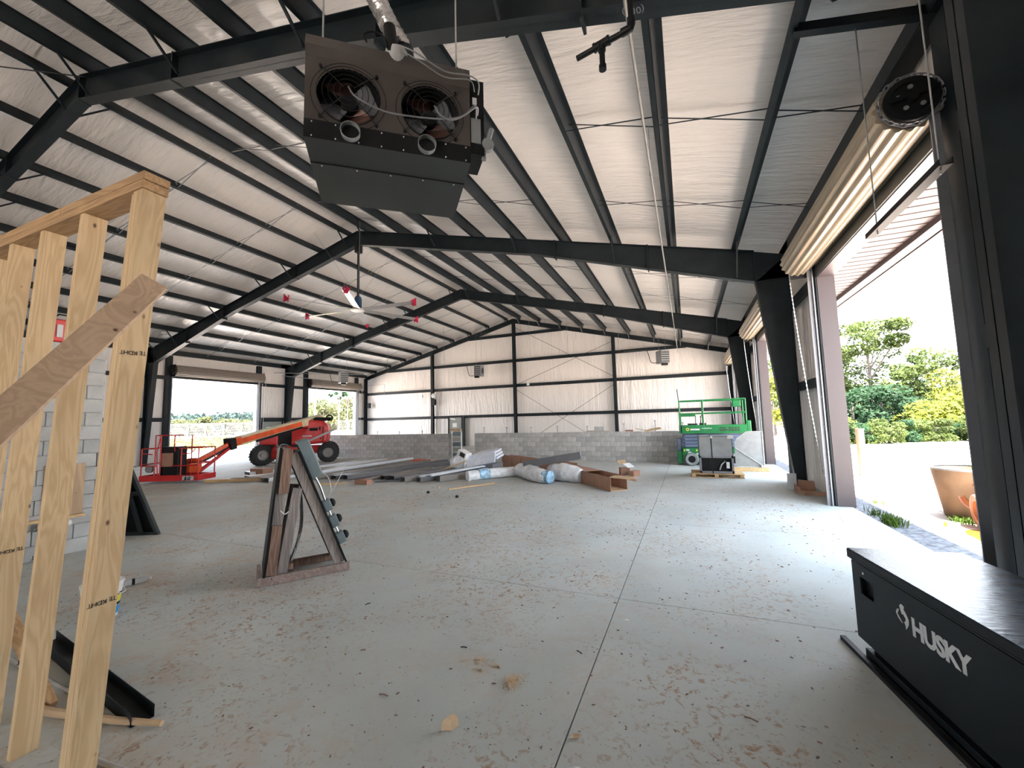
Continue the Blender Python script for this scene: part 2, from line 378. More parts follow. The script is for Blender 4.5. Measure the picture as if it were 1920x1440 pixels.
# ---- ceiling insulation
ce = empty('ceiling', (0, 0, 6), kind='structure')
px = [.45+1.478*i for i in range(10)]
def roof_sheet(sgn):
    mb = MB(); nx = 82; ny = 372; x0, x1 = 0, 13.62; vs = []; fs = []
    for j in range(ny+1):
        y = -11.45+(26.55+11.45)*j/ny
        for i in range(nx+1):
            d = x1*i/nx; x = XR+sgn*d
            k = (d-.45)/1.478; ph = abs(math.sin(PI*k)) if d > .45 else .3
            z = zins(x)+.035*ph
            z += .028*ph*noise.noise(Vector((d*.9, y*2.6, sgn*5)))+.015*ph*noise.noise(Vector((d*1.3, y*7, 3+sgn)))
            fy = min(abs(y-f) for f in FY+[YE])
            vs.append((x, y, z))
    for j in range(ny):
        for i in range(nx):
            a = j*(nx+1)+i; fs.append((a, a+1, a+nx+2, a+nx+1))
    mb.add(vs, fs); return mb.build('insulation_blanket', M['roof_ins'], ce, smooth=True)
roof_sheet(1); roof_sheet(-1)
MB().prism([(XW+.05, zins(XW)+.10), (XR, zins(XR)+.12), (XL-.05, zins(XL)+.10), (XL-.05, zins(XL)+.2), (XR, zins(XR)+.24), (XW+.05, zins(XW)+.2)], (0, -11.45, 0), (1, 0, 0), (0, 0, 1), (0, 38.1, 0)).build('roof_sheet', M['cladding'], ce)
# purlins : Z sections, one per bay
def purlin_mesh(L):
    mb = MB(); t = .004
    mb.box((-t, 0, 0), (t, L, .26)); mb.box((-.08, 0, 0), (t, L, .006)); mb.box((-t, 0, .254), (.08, L, .26)); mb.box((-.083, 0, 0), (-.077, L, .025))
    me = mb.mesh('purlin'); me.materials.append(M['steel']); return me
spans = [(-11.4, FY[0]+.4), (FY[0]-.4, FY[1]+.4), (FY[1]-.4, FY[2]+.4), (FY[2]-.4, FY[3]+.4), (FY[3]-.4, YE+.1)]
pms = [purlin_mesh(b-a) for a, b in spans]
for sgn in (1, -1):
    for i, d in enumerate(px):
        if i == 9: continue
        x = XR+sgn*d
        for k, (a, b) in enumerate(spans):
            inst(pms[k], 'purlin', ce, (x, a, ztop(x)+.004*(k % 2)), (0, sgn*math.atan(.25), 0), (sgn, 1, 1))
# crossed sag straps between purlins
for k, (a, b) in enumerate(spans):
    L = b-a
    for fr in (.36, .68):
        y = a+L*fr
        for sgn in (1, -1):
            for i in range(9):
                if i in (5,) and sgn == 1: continue
                xa, xb = XR+sgn*px[i], XR+sgn*px[i+1]
                mb = MB(); mb.beam((xa, y, ztop(xa)+.02), (xb, y, ztop(xb)+.17), .025, .004); mb.beam((xa, y+.04, ztop(xa)+.17), (xb, y+.04, ztop(xb)+.02), .025, .004)
                mb.build('sag_strap', M['galv_dull'] if sgn < 0 else M['steel'], ce)
# eave struts
for sgn, x in ((1, 2.47), (-1, -24.37)):
    for a, b in spans:
        MB().box((x-.1, a, ztop(x)-.02), (x+.1, b, ztop(x)+.0)).box((x-.1*sgn-.01, a, ztop(x)), (x-.1*sgn+.01, b, ztop(x)+.22)).build('eave_strut', M['steel'], ce)

# ---- portal frames
def ibeam(mb, pts_in, pts_out, y, w=.2, tw=.012, tf=.014):
    """web between two polylines (x,z) in the plane y, flanges along both"""
    n = len(pts_in)
    for i in range(n-1):
        a, b, c, d = pts_in[i], pts_in[i+1], pts_out[i+1], pts_out[i]
        mb.prism([a, b, c, d], (0, y-tw/2, 0), (1, 0, 0), (0, 0, 1), (0, tw, 0))
        for p, q, o in ((a, b, d), (d, c, a)):
            v = Vector((q[0]-p[0], 0, q[1]-p[1])); nn = Vector((-v.z, 0, v.x)).normalized()
            if nn.dot(Vector((o[0]-p[0], 0, o[1]-p[1]))) < 0: nn = -nn
            mb.prism([p, q, (q[0]+nn.x*tf, q[1]+nn.z*tf), (p[0]+nn.x*tf, p[1]+nn.z*tf)], (0, y-w/2, 0), (1, 0, 0), (0, 0, 1), (0, w, 0))
def mir(p): return (2*XR-p[0], p[1])
def portal(y, label, last=False, straight=False):
    t = empty('portal_frame', (XR, y, 0), label, 'steel frame', 'tapered steel portal frames')
    kx, kz, bx = 1.72, 4.96, 2.22
    if straight: kx, bx = 1.97, 1.97
    ox = 2.42
    depth = .45
    top = [(XR, ZR), (-4.0, ztop(-4.0)), (kx, ztop(kx))]; bot = [(XR, ZR-.53), (-4.0, ztop(-4.0)-.45), (kx, kz)]
    for sgn in (1, -1):
        f = (lambda p: p) if sgn == 1 else mir
        mb = MB(); ibeam(mb, [f(p) for p in bot], [f(p) for p in top], y); mb.build('rafter', M['steel'], t)
        mb = MB(); ibeam(mb, [f((bx, .02)), f((kx, kz))], [f((ox, .02)), f((ox, ztop(ox)-.02))], y)
        mb.prism([f(p) for p in ((kx, kz), (ox, kz), (ox, ztop(ox)-.02), (kx, ztop(kx)))], (0, y-.006, 0), (1, 0, 0), (0, 0, 1), (0, .012, 0))
        mb.beam((f((kx, 0))[0], y, kz+.007), (f((ox, 0))[0], y, kz+.007), .2, .014)
        mb.build('column', M['steel'], t)
        MB().beam((f((kx, 0))[0], y, kz-.05), (f((kx, 0))[0], y, ztop(kx)), .018, .2, up=(0, 1, 0)).build('knee_plate', M['steel'], t)
        MB().box((min(f((bx-.03, 0))[0], f((ox+.03, 0))[0]), y-.13, 0), (max(f((bx-.03, 0))[0], f((ox+.03, 0))[0]), y+.13, .02)).build('base_plate', M['steel'], t)
        for i in (0, 2, 4, 6, 8) if sgn == 1 else (0, 2, 3, 5, 7, 8):
            d = px[i]; x = XR+sgn*d
            zb = ztop(x)-(.53 if d < 1 else .45 if d < 7 else .45+(d-7)/5.7*.33)
            for s2 in ((-1, 1)):
                MB().beam((x, y+s2*.10, zb+.03), (x, y+s2*.62, ztop(x)+.06), .035, .035).build('flange_brace', M['steel'], t)
        for d in (3.2, 7.6, 10.2):      # splice plates with protruding lugs
            x = XR+sgn*d; zb = ztop(x)-(.45 if d < 7 else .45+(d-7)/5.7*.33)
            MB().beam((x, y, zb-.06), (x, y, ztop(x)+.02), .03, .2, up=(0, 1, 0)).build('splice_plate', M['steel'], t)
    MB().beam((XR, y, ZR-.56), (XR, y, ZR), .03, .2, up=(0, 1, 0)).build('ridge_plate', M['steel'], t)
    return t
portal(FY[0], 'steel portal frame behind the viewpoint, furthest from the far gable')
p1 = portal(FY[1], 'nearest steel portal frame, crossing overhead behind the hanging twin fan heater', straight=True)
portal(FY[2], 'steel portal frame whose ridge carries the six bladed ceiling fan')
portal(FY[3], 'steel portal frame last before the far gable wall')
text_mesh('(430)', .10, 'chalk_mark', M['guide'], p1, (-.36, FY[1]-.10, 5.585), (.97, 0, -.242), (0, 1, 0), depth=.0005)['label'] = 'chalk number on the lower flange'

# ---- walls
def wall_sheet(mb, p0, ud, L, z0, z1fn, nd, amp=.014, seed=0, du=.12, dz=.5):
    """wrinkled insulation sheet starting at p0 along horizontal direction ud, bulging along nd"""
    nu = max(2, int(L/du)); nz_ = max(2, int(4/dz)*2); vs = []; fs = []; ud, nd, p0 = Vector(ud), Vector(nd), Vector(p0)
    for i in range(nu+1):
        u = L*i/nu; zt = z1fn(u)
        for k in range(nz_+1):
            z = z0+(zt-z0)*k/nz_
            q = noise.noise(Vector((u*3.1+seed, z*.25, seed)))*amp+noise.noise(Vector((u*9+seed, z*.5, seed+4)))*amp*.5
            vs.append(p0+ud*u+nd*q+Vector((0, 0, z)))
    for i in range(nu):
        for k in range(nz_):
            a = i*(nz_+1)+k; fs.append((a, a+1, a+nz_+2, a+nz_+1))
    mb.add(vs, fs)
ZH = 4.33
RD = [(5.10, 9.45), (12.65, 16.85), (20.3, 24.5)]      # right door openings (y)
LD = [(12.53, 17.13), (20.8, 25.35)]                   # left door openings (y)
def side_wall(name, x, sgn, doors, girts):
    wl = empty(name, (x, 0, 0), kind='structure'); zt = zins(x)
    y = -11.45; n = 0
    mb = MB(); ext = MB()
    for a, b in doors+[(26.5, None)]:
        wall_sheet(mb, (x, y, 0), (0, 1, 0), a-y, 0, lambda u: zt+.05, (1, 0, 0), seed=n*7+x)
        ext.box((min(x+.05*sgn, x+.09*sgn), y, -.1), (max(x+.05*sgn, x+.09*sgn), a, zt+.1))
        if b:
            wall_sheet(mb, (x, a, 0), (0, 1, 0), b-a, ZH+.06, lambda u: zt+.05, (1, 0, 0), seed=n*5+x)
            ext.box((min(x+.05*sgn, x+.09*sgn), a, ZH+.05), (max(x+.05*sgn, x+.09*sgn), b, zt+.1)); y = b
        n += 1
    mb.build('insulation_blanket', M['wall_ins'], wl, smooth=True)
    ext.build('cladding_sheet', M['cladding'], wl)
    xi = x-.10*sgn
    # girts between columns / jambs
    ybreaks = [-11.4]+sum([[a, b] for a, b in doors], [])+[26.35]
    for k in range(0, len(ybreaks), 2):
        a, b = ybreaks[k], ybreaks[k+1]-(.25 if k < len(ybreaks)-2 else 0)
        if k: a += .25
        for g in girts:
            if b-a > .3: MB().box((min(xi-.1*sgn, xi+.09*sgn), a, g-.004), (max(xi-.1*sgn, xi+.09*sgn), b, g+.004)).box((min(xi-.1*sgn, xi-.092*sgn), a, g-.1), (max(xi-.1*sgn, xi-.092*sgn), b, g+.1)).build('girt', M['steel'], wl)
    # door jambs, headers, trims
    for a, b in doors:
        for yy, s2 in ((a, -1), (b, 1)):
            MB().box((min(xi-.10*sgn, xi+.1*sgn), min(yy, yy+.25*s2), 0), (max(xi-.10*sgn, xi+.1*sgn), max(yy, yy+.25*s2), ztop(x)-.03)).build('door_jamb', M['steel'], wl)
            MB().box((min(xi-.075*sgn, xi+.20*sgn), min(yy, yy-.012*s2), 0), (max(xi-.075*sgn, xi+.20*sgn), max(yy, yy-.012*s2), ZH)).build('jamb_trim', M['cladding'] if sgn > 0 else M['white'], wl)
        MB().box((min(xi-.10*sgn, xi+.1*sgn), a, ZH+.012), (max(xi-.10*sgn, xi+.1*sgn), b, ZH+.2)).build('door_header', M['steel'], wl)
        MB().box((min(xi-.075*sgn, xi+.20*sgn), a, ZH), (max(xi-.075*sgn, xi+.20*sgn), b, ZH+.012)).build('header_trim', M['cladding'] if sgn > 0 else M['white'], wl)
    return wl
wr = side_wall('wall_right', XW, 1, RD, [2.34, 4.33])
wlft = side_wall('wall_left', XL, -1, LD, [2.2, 4.35])
MB().box((2.43, 3.96, 0), (2.62, 4.86, 5.5)).build('jamb_infill', M['black'], wr)
# near wall behind the viewpoint
YN = -11.45; OX0, OX1, OZ = -8.6, -3.4, 4.0      # unseen doorway added in the end wall to let in fill light
wn = empty('wall_near', (XR, YN, 0), kind='structure')
mb = MB(); wall_sheet(mb, (XL, YN, 0), (1, 0, 0), OX0-XL, 0, lambda u: zins(XL+u)+.05, (0, 1, 0), seed=31, du=.4); wall_sheet(mb, (OX1, YN, 0), (1, 0, 0), XW-OX1, 0, lambda u: zins(OX1+u)+.05, (0, 1, 0), seed=33, du=.4); wall_sheet(mb, (OX0, YN, 0), (1, 0, 0), OX1-OX0, OZ, lambda u: zins(OX0+u)+.05, (0, 1, 0), seed=35, du=.4)
MB().box((OX0-.2, YN-.03, 0), (OX0, YN+.15, OZ+.2)).box((OX1, YN-.03, 0), (OX1+.2, YN+.15, OZ+.2)).box((OX0-.2, YN-.03, OZ), (OX1+.2, YN+.15, OZ+.2)).build('door_frame', M['steel'], wn)  # frame around the added fill-light doorway
mb.build('insulation_blanket', M['wall_ins'], wn, smooth=True)
# far gable wall
wf = empty('wall_far', (XR, YE, 0), kind='structure')
YI = YE+.18
mb = MB(); wall_sheet(mb, (XL, YI, 0), (1, 0, 0), XW-XL, 0, lambda u: zins(XL+u)+.05, (0, 1, 0), amp=.022, seed=11, du=.09, dz=.4); mb.build('insulation_blanket', M['wall_ins'], wf, smooth=True)
MB().prism([(XL-.1, -.1), (XW+.1, -.1), (XW+.1, zins(XW)+.1), (XR, zins(XR)+.15), (XL-.1, zins(XL)+.1)], (0, YI+.05, 0), (1, 0, 0), (0, 0, 1), (0, .04, 0)).build('cladding_sheet', M['cladding'], wf)
cols = [-24.25, -17.75, -10.95, -4.11, 2.38]
for x in cols:
    mb = MB(); mb.box((x-.1, YE-.16, 0), (x+.1, YE-.148, ztop(x)-.1)); mb.box((x-.006, YE-.16, 0), (x+.006, YE+.04, ztop(x)-.1)); mb.box((x-.1, YE+.03, 0), (x+.1, YE+.042, ztop(x)-.1)); mb.build('end_post', M['steel'], wf)
for g in (2.13, 4.18, 5.94, 7.8):
    hw = min(13.5, (ZR-.15-g)/.25-.2)
    xa, xb = XR-hw, XR+hw
    br = [xa]+[c for c in cols if xa < c < xb]+[xb]
    for a, b in zip(br[:-1], br[1:]):
        MB().box((a+.02, YE-.03, g-.1), (b-.02, YE-.022, g+.1)).box((a+.02, YE-.03, g+.092), (b-.02, YE+.14, g+.1)).box((a+.02, YE-.03, g-.1), (b-.02, YE+.05, g-.094)).build('girt', M['steel'], wf)
for sgn in (1, -1):
    f = (lambda p: p) if sgn == 1 else mir
    mb = MB(); ibeam(mb, [f((XR, ZR-.3)), f((2.45, ztop(2.45)-.27))], [f((XR, ZR)), f((2.45, ztop(2.45)))], YE-.05, .16); mb.build('end_rafter', M['steel'], wf)
    for i in range(9):
        x = XR+sgn*px[i]
        MB().beam((x, YE-.75, ztop(x)+.03), (x, YE-.1, ztop(x)-.24), .04, .03).build('purlin_brace', M['steel'] if sgn < 0 else M['galv_dull'], wf)
for p, q in (((-10.8, 8.25), (-4.2, 4.42)), ((-10.7, 4.25), (-4.2, 6.6)), ((-10.75, 3.85), (-5.3, .4)), ((-9.9, .4), (-4.2, 3.85))):
    MB().tube([(p[0], YE-.19, p[1]), (q[0], YE-.19, q[1])], .012, 6).build('brace_rod', M['steel'], wf)
# conduit drops, white junction boxes and a speaker on the far wall
MB().tube([(-23.9, YE-.2, 4.9), (-22.2, YE-.2, 4.9), (-22.2, YE-.2, 2.3)], .015, 6).build('conduit', M['galv_dull'], wf)
for x, z in ((-18.7, 3.78), (-9.95, 4.2)):
    MB().box((x-.08, YE-.16, z-.07), (x+.08, YE-.04, z+.07)).build('junction_box', M['white'], wf)
MB().lathe([(0, 0), (.16, .03), (.18, .14), (0, .16)], (-17.45, YE-.3, 3.75), (.2, -1, 0), 14).build('light_disc', M['white'], wf)
MB().box((-17.6, YE-.35, 3.05), (-17.35, YE-.17, 3.5)).build('speaker_box', M['black'], wf)
MB().box((-23.85, YE-.35, 3.05), (-23.6, YE-.17, 3.45)).build('speaker_box', M['black'], wf)

# ---- man doors
d1 = empty('door_1', (-15.6, YE-.1, 0), kind='structure')
mb = MB(); x0, x1 = -16.35, -15.15
mb.box((x0, YE-.15, 0), (x0+.07, YE+.05, 2.15)).box((x1-.07, YE-.15, 0), (x1, YE+.05, 2.15)).box((x0, YE-.15, 2.08), (x1, YE+.05, 2.15)).build('door_frame', M['black'], d1)
dl = MB().box((x0+.07, YE-.1, .01), (x1-.07, YE-.05, 2.08)).build('door_leaf', M['door'], d1)
MB().box((-15.98, YE-.108, 1.38), (-15.62, YE-.1, 1.68)).build('paper_notice', M['white'], d1)
MB().beam((-16.1, YE-.14, 2.0), (-15.75, YE-.14, 1.95), .03, .05).build('door_closer', M['galv'], dl)
MB().box((-15.15, YE-.17, 0), (-14.97, YE-.02, 2.13)).build('door_jamb', M['steel'], d1)
d2 = empty('door_2', (XL+.1, 18.2, 0), kind='structure')
MB().box((XL+.02, 17.5, 0), (XL+.16, 17.58, 2.12)).box((XL+.02, 18.9, 0), (XL+.16, 18.98, 2.12)).box((XL+.02, 17.5, 2.05), (XL+.16, 18.98, 2.12)).build('door_frame', M['black'], d2)
MB().box((XL+.05, 17.58, .01), (XL+.1, 18.9, 2.05)).build('door_leaf', M['door'], d2)
MB().box((XL+.1, 17.85, 1.35), (XL+.112, 18.2, 1.72)).build('vision_pane', M['white'], d2)

# ---- coiling doors
def coil_door(name, x, sgn, a, b, chain=True, big=False):
    t = empty(name, (x, (a+b)/2, 4.7), kind='structure')
    cx, cz, r = x, 4.72, .265
    n = 16; prof = []
    for k in range(n*6):
        tt = 2*PI*k/(n*6); rr = r+.016*math.cos(tt*n)
        prof.append((rr*math.cos(tt), rr*math.sin(tt)))
    MB().prism(prof, (cx, a-.05, cz), (1, 0, 0), (0, 0, 1), (0, b-a+.17, 0)).build('rolled_curtain', M['coil'] if sgn > 0 else M['coil_shaded'], t)
    # hanging first slats into the guides
    mb = MB(); gx = x+.27*sgn
    for k in range(4):
        mb.beam((gx, a+.02, ZH+.10+.07*k), (gx, b-.02, ZH+.10+.07*k), .02, .05)
    mb.build('bottom_slats', M['coil'] if big else M['steel'], t)
    for yy, s2 in (((a-.08, -1), (b+.14, 1)) if not big else ((b+.14, 1),)):
        MB().prism([(-.12, -.33), (.34, -.33), (.34, .3), (-.12, .3)] if sgn > 0 else [(-.34, -.33), (.12, -.33), (.12, .3), (-.34, .3)], (cx, yy, cz), (1, 0, 0), (0, 0, 1), (0, .012, 0)).build('end_bracket', M['black'], t)
    # guide angles
    for yy, s2 in ((a, -1), (b, 1)):
        gx2 = x+.20*sgn
        g = MB().box((min(gx2, gx2+.02*sgn), min(yy-.0*s2, yy+.075*s2), 0.0), (max(gx2, gx2+.02*sgn), max(yy, yy+.075*s2), ZH+.22)).box((min(gx2-.06*sgn, gx2), min(yy+.06*s2, yy+.075*s2), 0), (max(gx2-.06*sgn, gx2), max(yy+.06*s2, yy+.075*s2), ZH+.22))
        gob = g.build('guide_angle', M['guide'], t)
        for k in range(8):
            inst(BOLT, 'bolt', gob, (gx2-.008*sgn, yy+.035*s2, .35+k*.56), (0, PI/2, 0))
    # tension wheel plate (near end) and chain wheel with hanging hand chain (far end)
    wz = MB().lathe([(0, 0), (.20, 0), (.22, .02), (.22, .05), (.17, .055), (.16, .03), (.05, .03), (.04, .09), (0, .09)], (cx, a-.10, cz), (0, -1, 0), 28).build('tension_wheel', M['black'], t, smooth=True)
    if big:
        for k in range(30):
            tt = 2*PI*k/30; rc = .25
            c_ = Vector((cx+rc*math.cos(tt), a-.12, cz+rc*math.sin(tt))); tg = Vector((-math.sin(tt), 0, math.cos(tt))); rd = Vector((math.cos(tt), 0, math.sin(tt)))
            sd_ = rd if k % 2 else Vector((0, 1, 0)); pp = []
            for j in range(13):
                q = 2*PI*j/12; pp.append(c_+tg*.036*math.cos(q)+sd_*.018*math.sin(q))
            MB().tube(pp, .0065, 5).build('chain_link', M['guide'], wz)
        for k in range(5):
            tt = 2*PI*k/5+.4; MB().lathe([(.0, 0), (.022, 0), (.022, .012), (0, .012)], (cx+.11*math.cos(tt), a-.155, cz+.11*math.sin(tt)), (0, -1, 0), 10).build('wheel_bolt', M['galv'], wz)
    MB().beam((cx-.18, a-.17, cz), (cx+.2, a-.17, cz+.05), .02, .04).build('tension_bar', M['black'], t)
    if chain:
        yy = b+.22
        MB().lathe([(0, 0), (.13, 0), (.15, .02), (.15, .05), (.1, .06), (0, .06)], (cx+.02*sgn, yy-.02, cz-.12), (0, 1, 0), 20).build('chain_wheel', M['offwhite'], t, smooth=True)
        zb = .55
        pts = []
        for k in range(25): pts.append(Vector((cx-.11*sgn+.27*sgn*(k/24)**1.3, yy+.03, cz-.2-(cz-.2-zb)*k/24)))
        x1 = pts[-1].x
        for k in range(1, 8): pts.append(Vector((x1+.10*sgn*k/8, yy+.03, zb-.05*math.sin(PI*k/8))))
        for k in range(25): pts.append(Vector((x1+.10*sgn-.07*sgn*(k/24), yy+.03, zb+(cz-.2-zb)*k/24)))
        if big:
            mb = MB(); d = 0; last = pts[0]; cnt = 0
            # individual links joined: nobody could count them
            for p, q in zip(pts[:-1], pts[1:]):
                L = (q-p).length; nn = max(1, int(L/.036))
                for j in range(nn):
                    c = p.lerp(q, (j+.5)/nn); dr = (q-p).normalized(); cnt += 1
                    sd = Vector((0, 1, 0)) if cnt % 2 else Vector((1, 0, 0))
                    mb.beam(c-dr*.02, c+dr*.02, .020 if cnt % 2 else .008, .008 if cnt % 2 else .020, up=(0, 1, 0))
            mb.build('hand_chain', M['galv'], t, kind='stuff')
        else:
            MB().tube(pts, .011, 5).build('hand_chain', M['galv'], t)
    return t
bm_ = MB().lathe([(0, 0), (.012, 0), (.012, .008), (0, .012)], (0, 0, 0), (0, 0, -1), 8); BOLT = bm_.mesh('bolt'); BOLT.materials.append(M['offwhite'])
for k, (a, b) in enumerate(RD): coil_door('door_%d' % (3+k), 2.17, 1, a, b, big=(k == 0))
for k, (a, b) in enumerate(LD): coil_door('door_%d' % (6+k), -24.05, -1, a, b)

# ---- eave overhang on the right: soffit panels, fascia
tr = empty('trim_1', (3.5, 11, 5.2), kind='structure')
me = MB().box((2.72, .012, 0), (4.36, .262, .02)).box((2.72, .268, .006), (4.36, .285, .02)).box((2.72, .29, .03), (4.36, .318, .05)).mesh('soffit_panel'); me.materials.append(M['soffit'])
y = 3.2
while y < 26.5:
    o = bpy.data.objects.new('soffit_panel', me); COL.objects.link(o); o.parent = tr; o.location = Vector((0, y, 5.22))-tr.location; y += .305
MB().box((4.36, 3.0, 5.10), (4.58, 26.8, 5.14)).box((4.36, 3.0, 5.14), (4.38, 26.8, 5.3)).build('inner_fascia', M['soffit'], tr)
MB().box((4.60, 3.0, 5.08), (4.74, 26.8, 5.42)).build('gutter', M['soffit'], tr)
MB().prism([(2.6, 5.75), (4.74, 5.25), (4.74, 5.45), (2.6, 5.95)], (0, 3.0, 0), (1, 0, 0), (0, 0, 1), (0, 23.8, 0)).build('roof_edge', M['cladding'], tr)

# ---- concrete block walls
BL, BH, BD = .397, .194, .19
def block_mesh(L, H, D, nm, mt):
    mb = MB().box((0, 0, 0), (L, D, H)); me = mb.mesh(nm)
    bm = bmesh.new(); bm.from_mesh(me); bmesh.ops.bevel(bm, geom=bm.edges[:], offset=.006, segments=1, affect='EDGES'); bm.to_mesh(me); bm.free()
    me.materials.append(mt); return me
bfull = block_mesh(BL-.004, BH-.002, BD, 'block', M['cmu']); bhalf = block_mesh(BL/2-.004, BH-.002, BD, 'block', M['cmu'])
def far_block_wall(name, x0, x1, y, courses):
    wl = empty(name, ((x0+x1)/2, y, 0), kind='structure')
    for c in range(courses):
        x = x0
        if c % 2: inst(bhalf, 'block', wl, (x, y, c*.198+.002)); x += BL/2+.006
        while x < x1-.1:
            if x+BL > x1+.02:
                if x+BL/2 < x1+.03: inst(bhalf, 'block', wl, (x, y, c*.198+.002))
                break
            inst(bfull, 'block', wl, (x, y+random.uniform(0, .003), c*.198+.002)); x += BL+.006
    MB().box((x0+.01, y+.012, 0), (x1-.01, y+BD-.012, courses*.198-.01)).build('mortar', M['mortar'], wl)
    return wl
far_block_wall('wall_masonry', -9.2, 1.6, 17.08, 6)
bw2 = far_block_wall('wall_masonry', -21.3, -10.35, 17.08, 6)
# rebar dowels and capped pipes sticking out of the block walls
dow = empty('trim_2', (-6, 17.2, 1.2), kind='structure')
for x, h in ((-8.75, .26), (-7.6, .24), (-6.4, .22), (-5.2, .24), (-3.9, .22), (-2.4, .30), (-1.2, .40), (-.2, .30), (.45, .5), (-12.2, .14), (-13.6, .12), (-15.0, .14), (-16.4, .12), (-18, .14)):
    MB().tube([(x, 17.18, 1.15), (x, 17.18, 1.19+h)], .016, 6).lathe([(0, 0), (.045, 0), (.045, .03), (0, .03)], (x, 17.18, 1.18+h), (0, 0, 1), 8).build('dowel', M['guide'], dow)
# near-left block room wall (plane X=-8.1)
wp = empty('wall_partition', (-8.2, 1, 0), kind='structure')
bfn = block_mesh(BD, BH-.002, BL-.004, 'block', M['cmu_near']); bhn = block_mesh(BD, BH-.002, BL/2-.004, 'block', M['cmu_near'])
for c in range(15):
    yend = 3.66 if c < 7 else 3.30; y = yend
    if c % 2: y -= BL/2; inst(bhn, 'block', wp, (-8.29, y, c*.198+.002)); y -= .006
    while y > -1.4:
        y -= BL; inst(bfn, 'block', wp, (-8.29+random.uniform(0, .003), y, c*.198+.002)); y -= .006
MB().box((-8.28, -3.9, 0), (-8.112, 3.28, 15*.198-.01)).box((-8.28, 3.2, 0), (-8.112, 3.64, 7*.198-.01)).build('mortar', M['mortar'], wp)

# ================================================================== OUTSIDE
gr = MB().box((2.66, -90, -.30), (400, 500, -.08)).build('ground', M['ground']); gr['kind'] = 'structure'
MB().box((2.76, -10, -.09), (3.25, 30, -.055)).build('gravel_strip', M['gravel'], None)['kind'] = 'stuff'
bpy.data.objects['gravel_strip']['label'] = 'grey gravel strip along the slab edge in the eave shade'; bpy.data.objects['gravel_strip']['category'] = 'gravel'
gl = MB().box((-500, -90, -.30), (-24.7, 500, -.06)).build('ground', M['ground']); gl['kind'] = 'structure'
gs = MB().box((-480, 0, -.07), (-48, 480, -.03)).build('ground_scrub', M['scrub_soil']); gs['kind'] = 'structure'
gn = MB().box((-24.7, -90, -.30), (2.66, -11.5, -.08)).build('ground', M['ground']); gn['kind'] = 'structure'
gb = MB().box((-24.7, 26.7, -.30), (2.66, 500, -.08)).build('ground', M['ground']); gb['kind'] = 'structure'
def blob(mb, c, rx, ry, z, n=26, seed=0, h=.006):
    vs = []; 
    for k in range(n):
        t = 2*PI*k/n; r = 1+.28*noise.noise(Vector((math.cos(t)*1.6, math.sin(t)*1.6, seed)))+.12*noise.noise(Vector((math.cos(t)*5, math.sin(t)*5, seed)))
        vs.append((c[0]+rx*r*math.cos(t), c[1]+ry*r*math.sin(t)))
    mb.prism(vs, (0, 0, z), (1, 0, 0), (0, 1, 0), (0, 0, h)); return mb
tag(blob(MB(), (3.55, 9.6), .22, 1.0, -.079, seed=2).build('puddle', M['puddle']), 'orange muddy puddle on the pale ground beyond the open door', 'puddle')
tag(blob(MB(), (3.95, 7.9), .42, .55, -.079, seed=5).build('puddle', M['puddle']), 'orange puddle in front of the fallen pipe fittings', 'puddle')
def rr(p, ax, ang): return Matrix.Rotation(ang, 3, ax) @ Vector(p)
def leaves(mb, c, rx, ry, rz, n, s, rng, shell=.55):
    for _ in range(n):
        while True:
            v = Vector((rng.uniform(-1, 1), rng.uniform(-1, 1), rng.uniform(-1, 1)))
            if .1 < v.length < 1: break
        v = v.normalized()*(v.length**shell); p = Vector(c)+Vector((v.x*rx, v.y*ry, v.z*rz))
        a = Vector((rng.gauss(0, 1), rng.gauss(0, 1), rng.gauss(0, 1))).normalized(); b = a.orthogonal().normalized()
        k = s*rng.uniform(.8, 1.55)
        mb.add([p-a*k*.5, p+b*k*.28, p+a*k*.5, p-b*k*.28], [(0, 1, 2, 3)])
def wpt(u, zc, v=785):
    d = CF+CR*((u-960)/770.5753)-CU*((v-720)/770.5753); return Vector((d.x*zc, d.y*zc))
def horizon(u): return 785-.024*(u-1288)
def tree(p, h, cr, label, mat, name='broadleaf_tree', n=2400, s=.24, clumps=16, seed=0, trunk=.14, open_=False, cb=.35, group=None, base=-.1):
    n = int(n*1.5)
    rng = random.Random(seed); t = empty(name, (p[0], p[1], base), label, 'shrub' if 'shrub' in name else 'tree', group)
    mb = MB(); mb.tube([(p[0], p[1], base), (p[0]+rng.uniform(-.1, .1), p[1], base+h*.4), (p[0]+rng.uniform(-.3, .3), p[1], base+h*.85)], trunk, 7, trunk*.3)
    cs = []
    for k in range(clumps):
        a = rng.uniform(0, 2*PI); q = rng.uniform(.15, 1)**.6; zz = base+h*(cb+(1-cb)*rng.random())
        lim = cr*(1-.55*abs((zz-base)/h-.6)/.6)
        c = (p[0]+math.cos(a)*q*lim, p[1]+math.sin(a)*q*lim, zz); cs.append(c)
        if k < 10: mb.tube([(p[0], p[1], base+(zz-base)*.6), ((p[0]+c[0])/2, (p[1]+c[1])/2, (zz+base+(zz-base)*.6)/2+.1), c], trunk*.3, 5, trunk*.08)
    mb.build('trunk', M['bark'], t)
    lb = MB()
    for c in cs:
        rr_ = cr*(.26 if open_ else .42)*rng.uniform(.7, 1.3)
        leaves(lb, c, rr_, rr_, rr_*.62, n//clumps, s, rng)
    lb.build('foliage', mat, t, kind='stuff'); return t
def tree_px(u, zc, vtop, cr, label, mat, **k):
    p = wpt(u, zc); h = 1.7+(horizon(u)-vtop)/770*zc+.1
    return tree(p, h, cr, label, mat, **k)
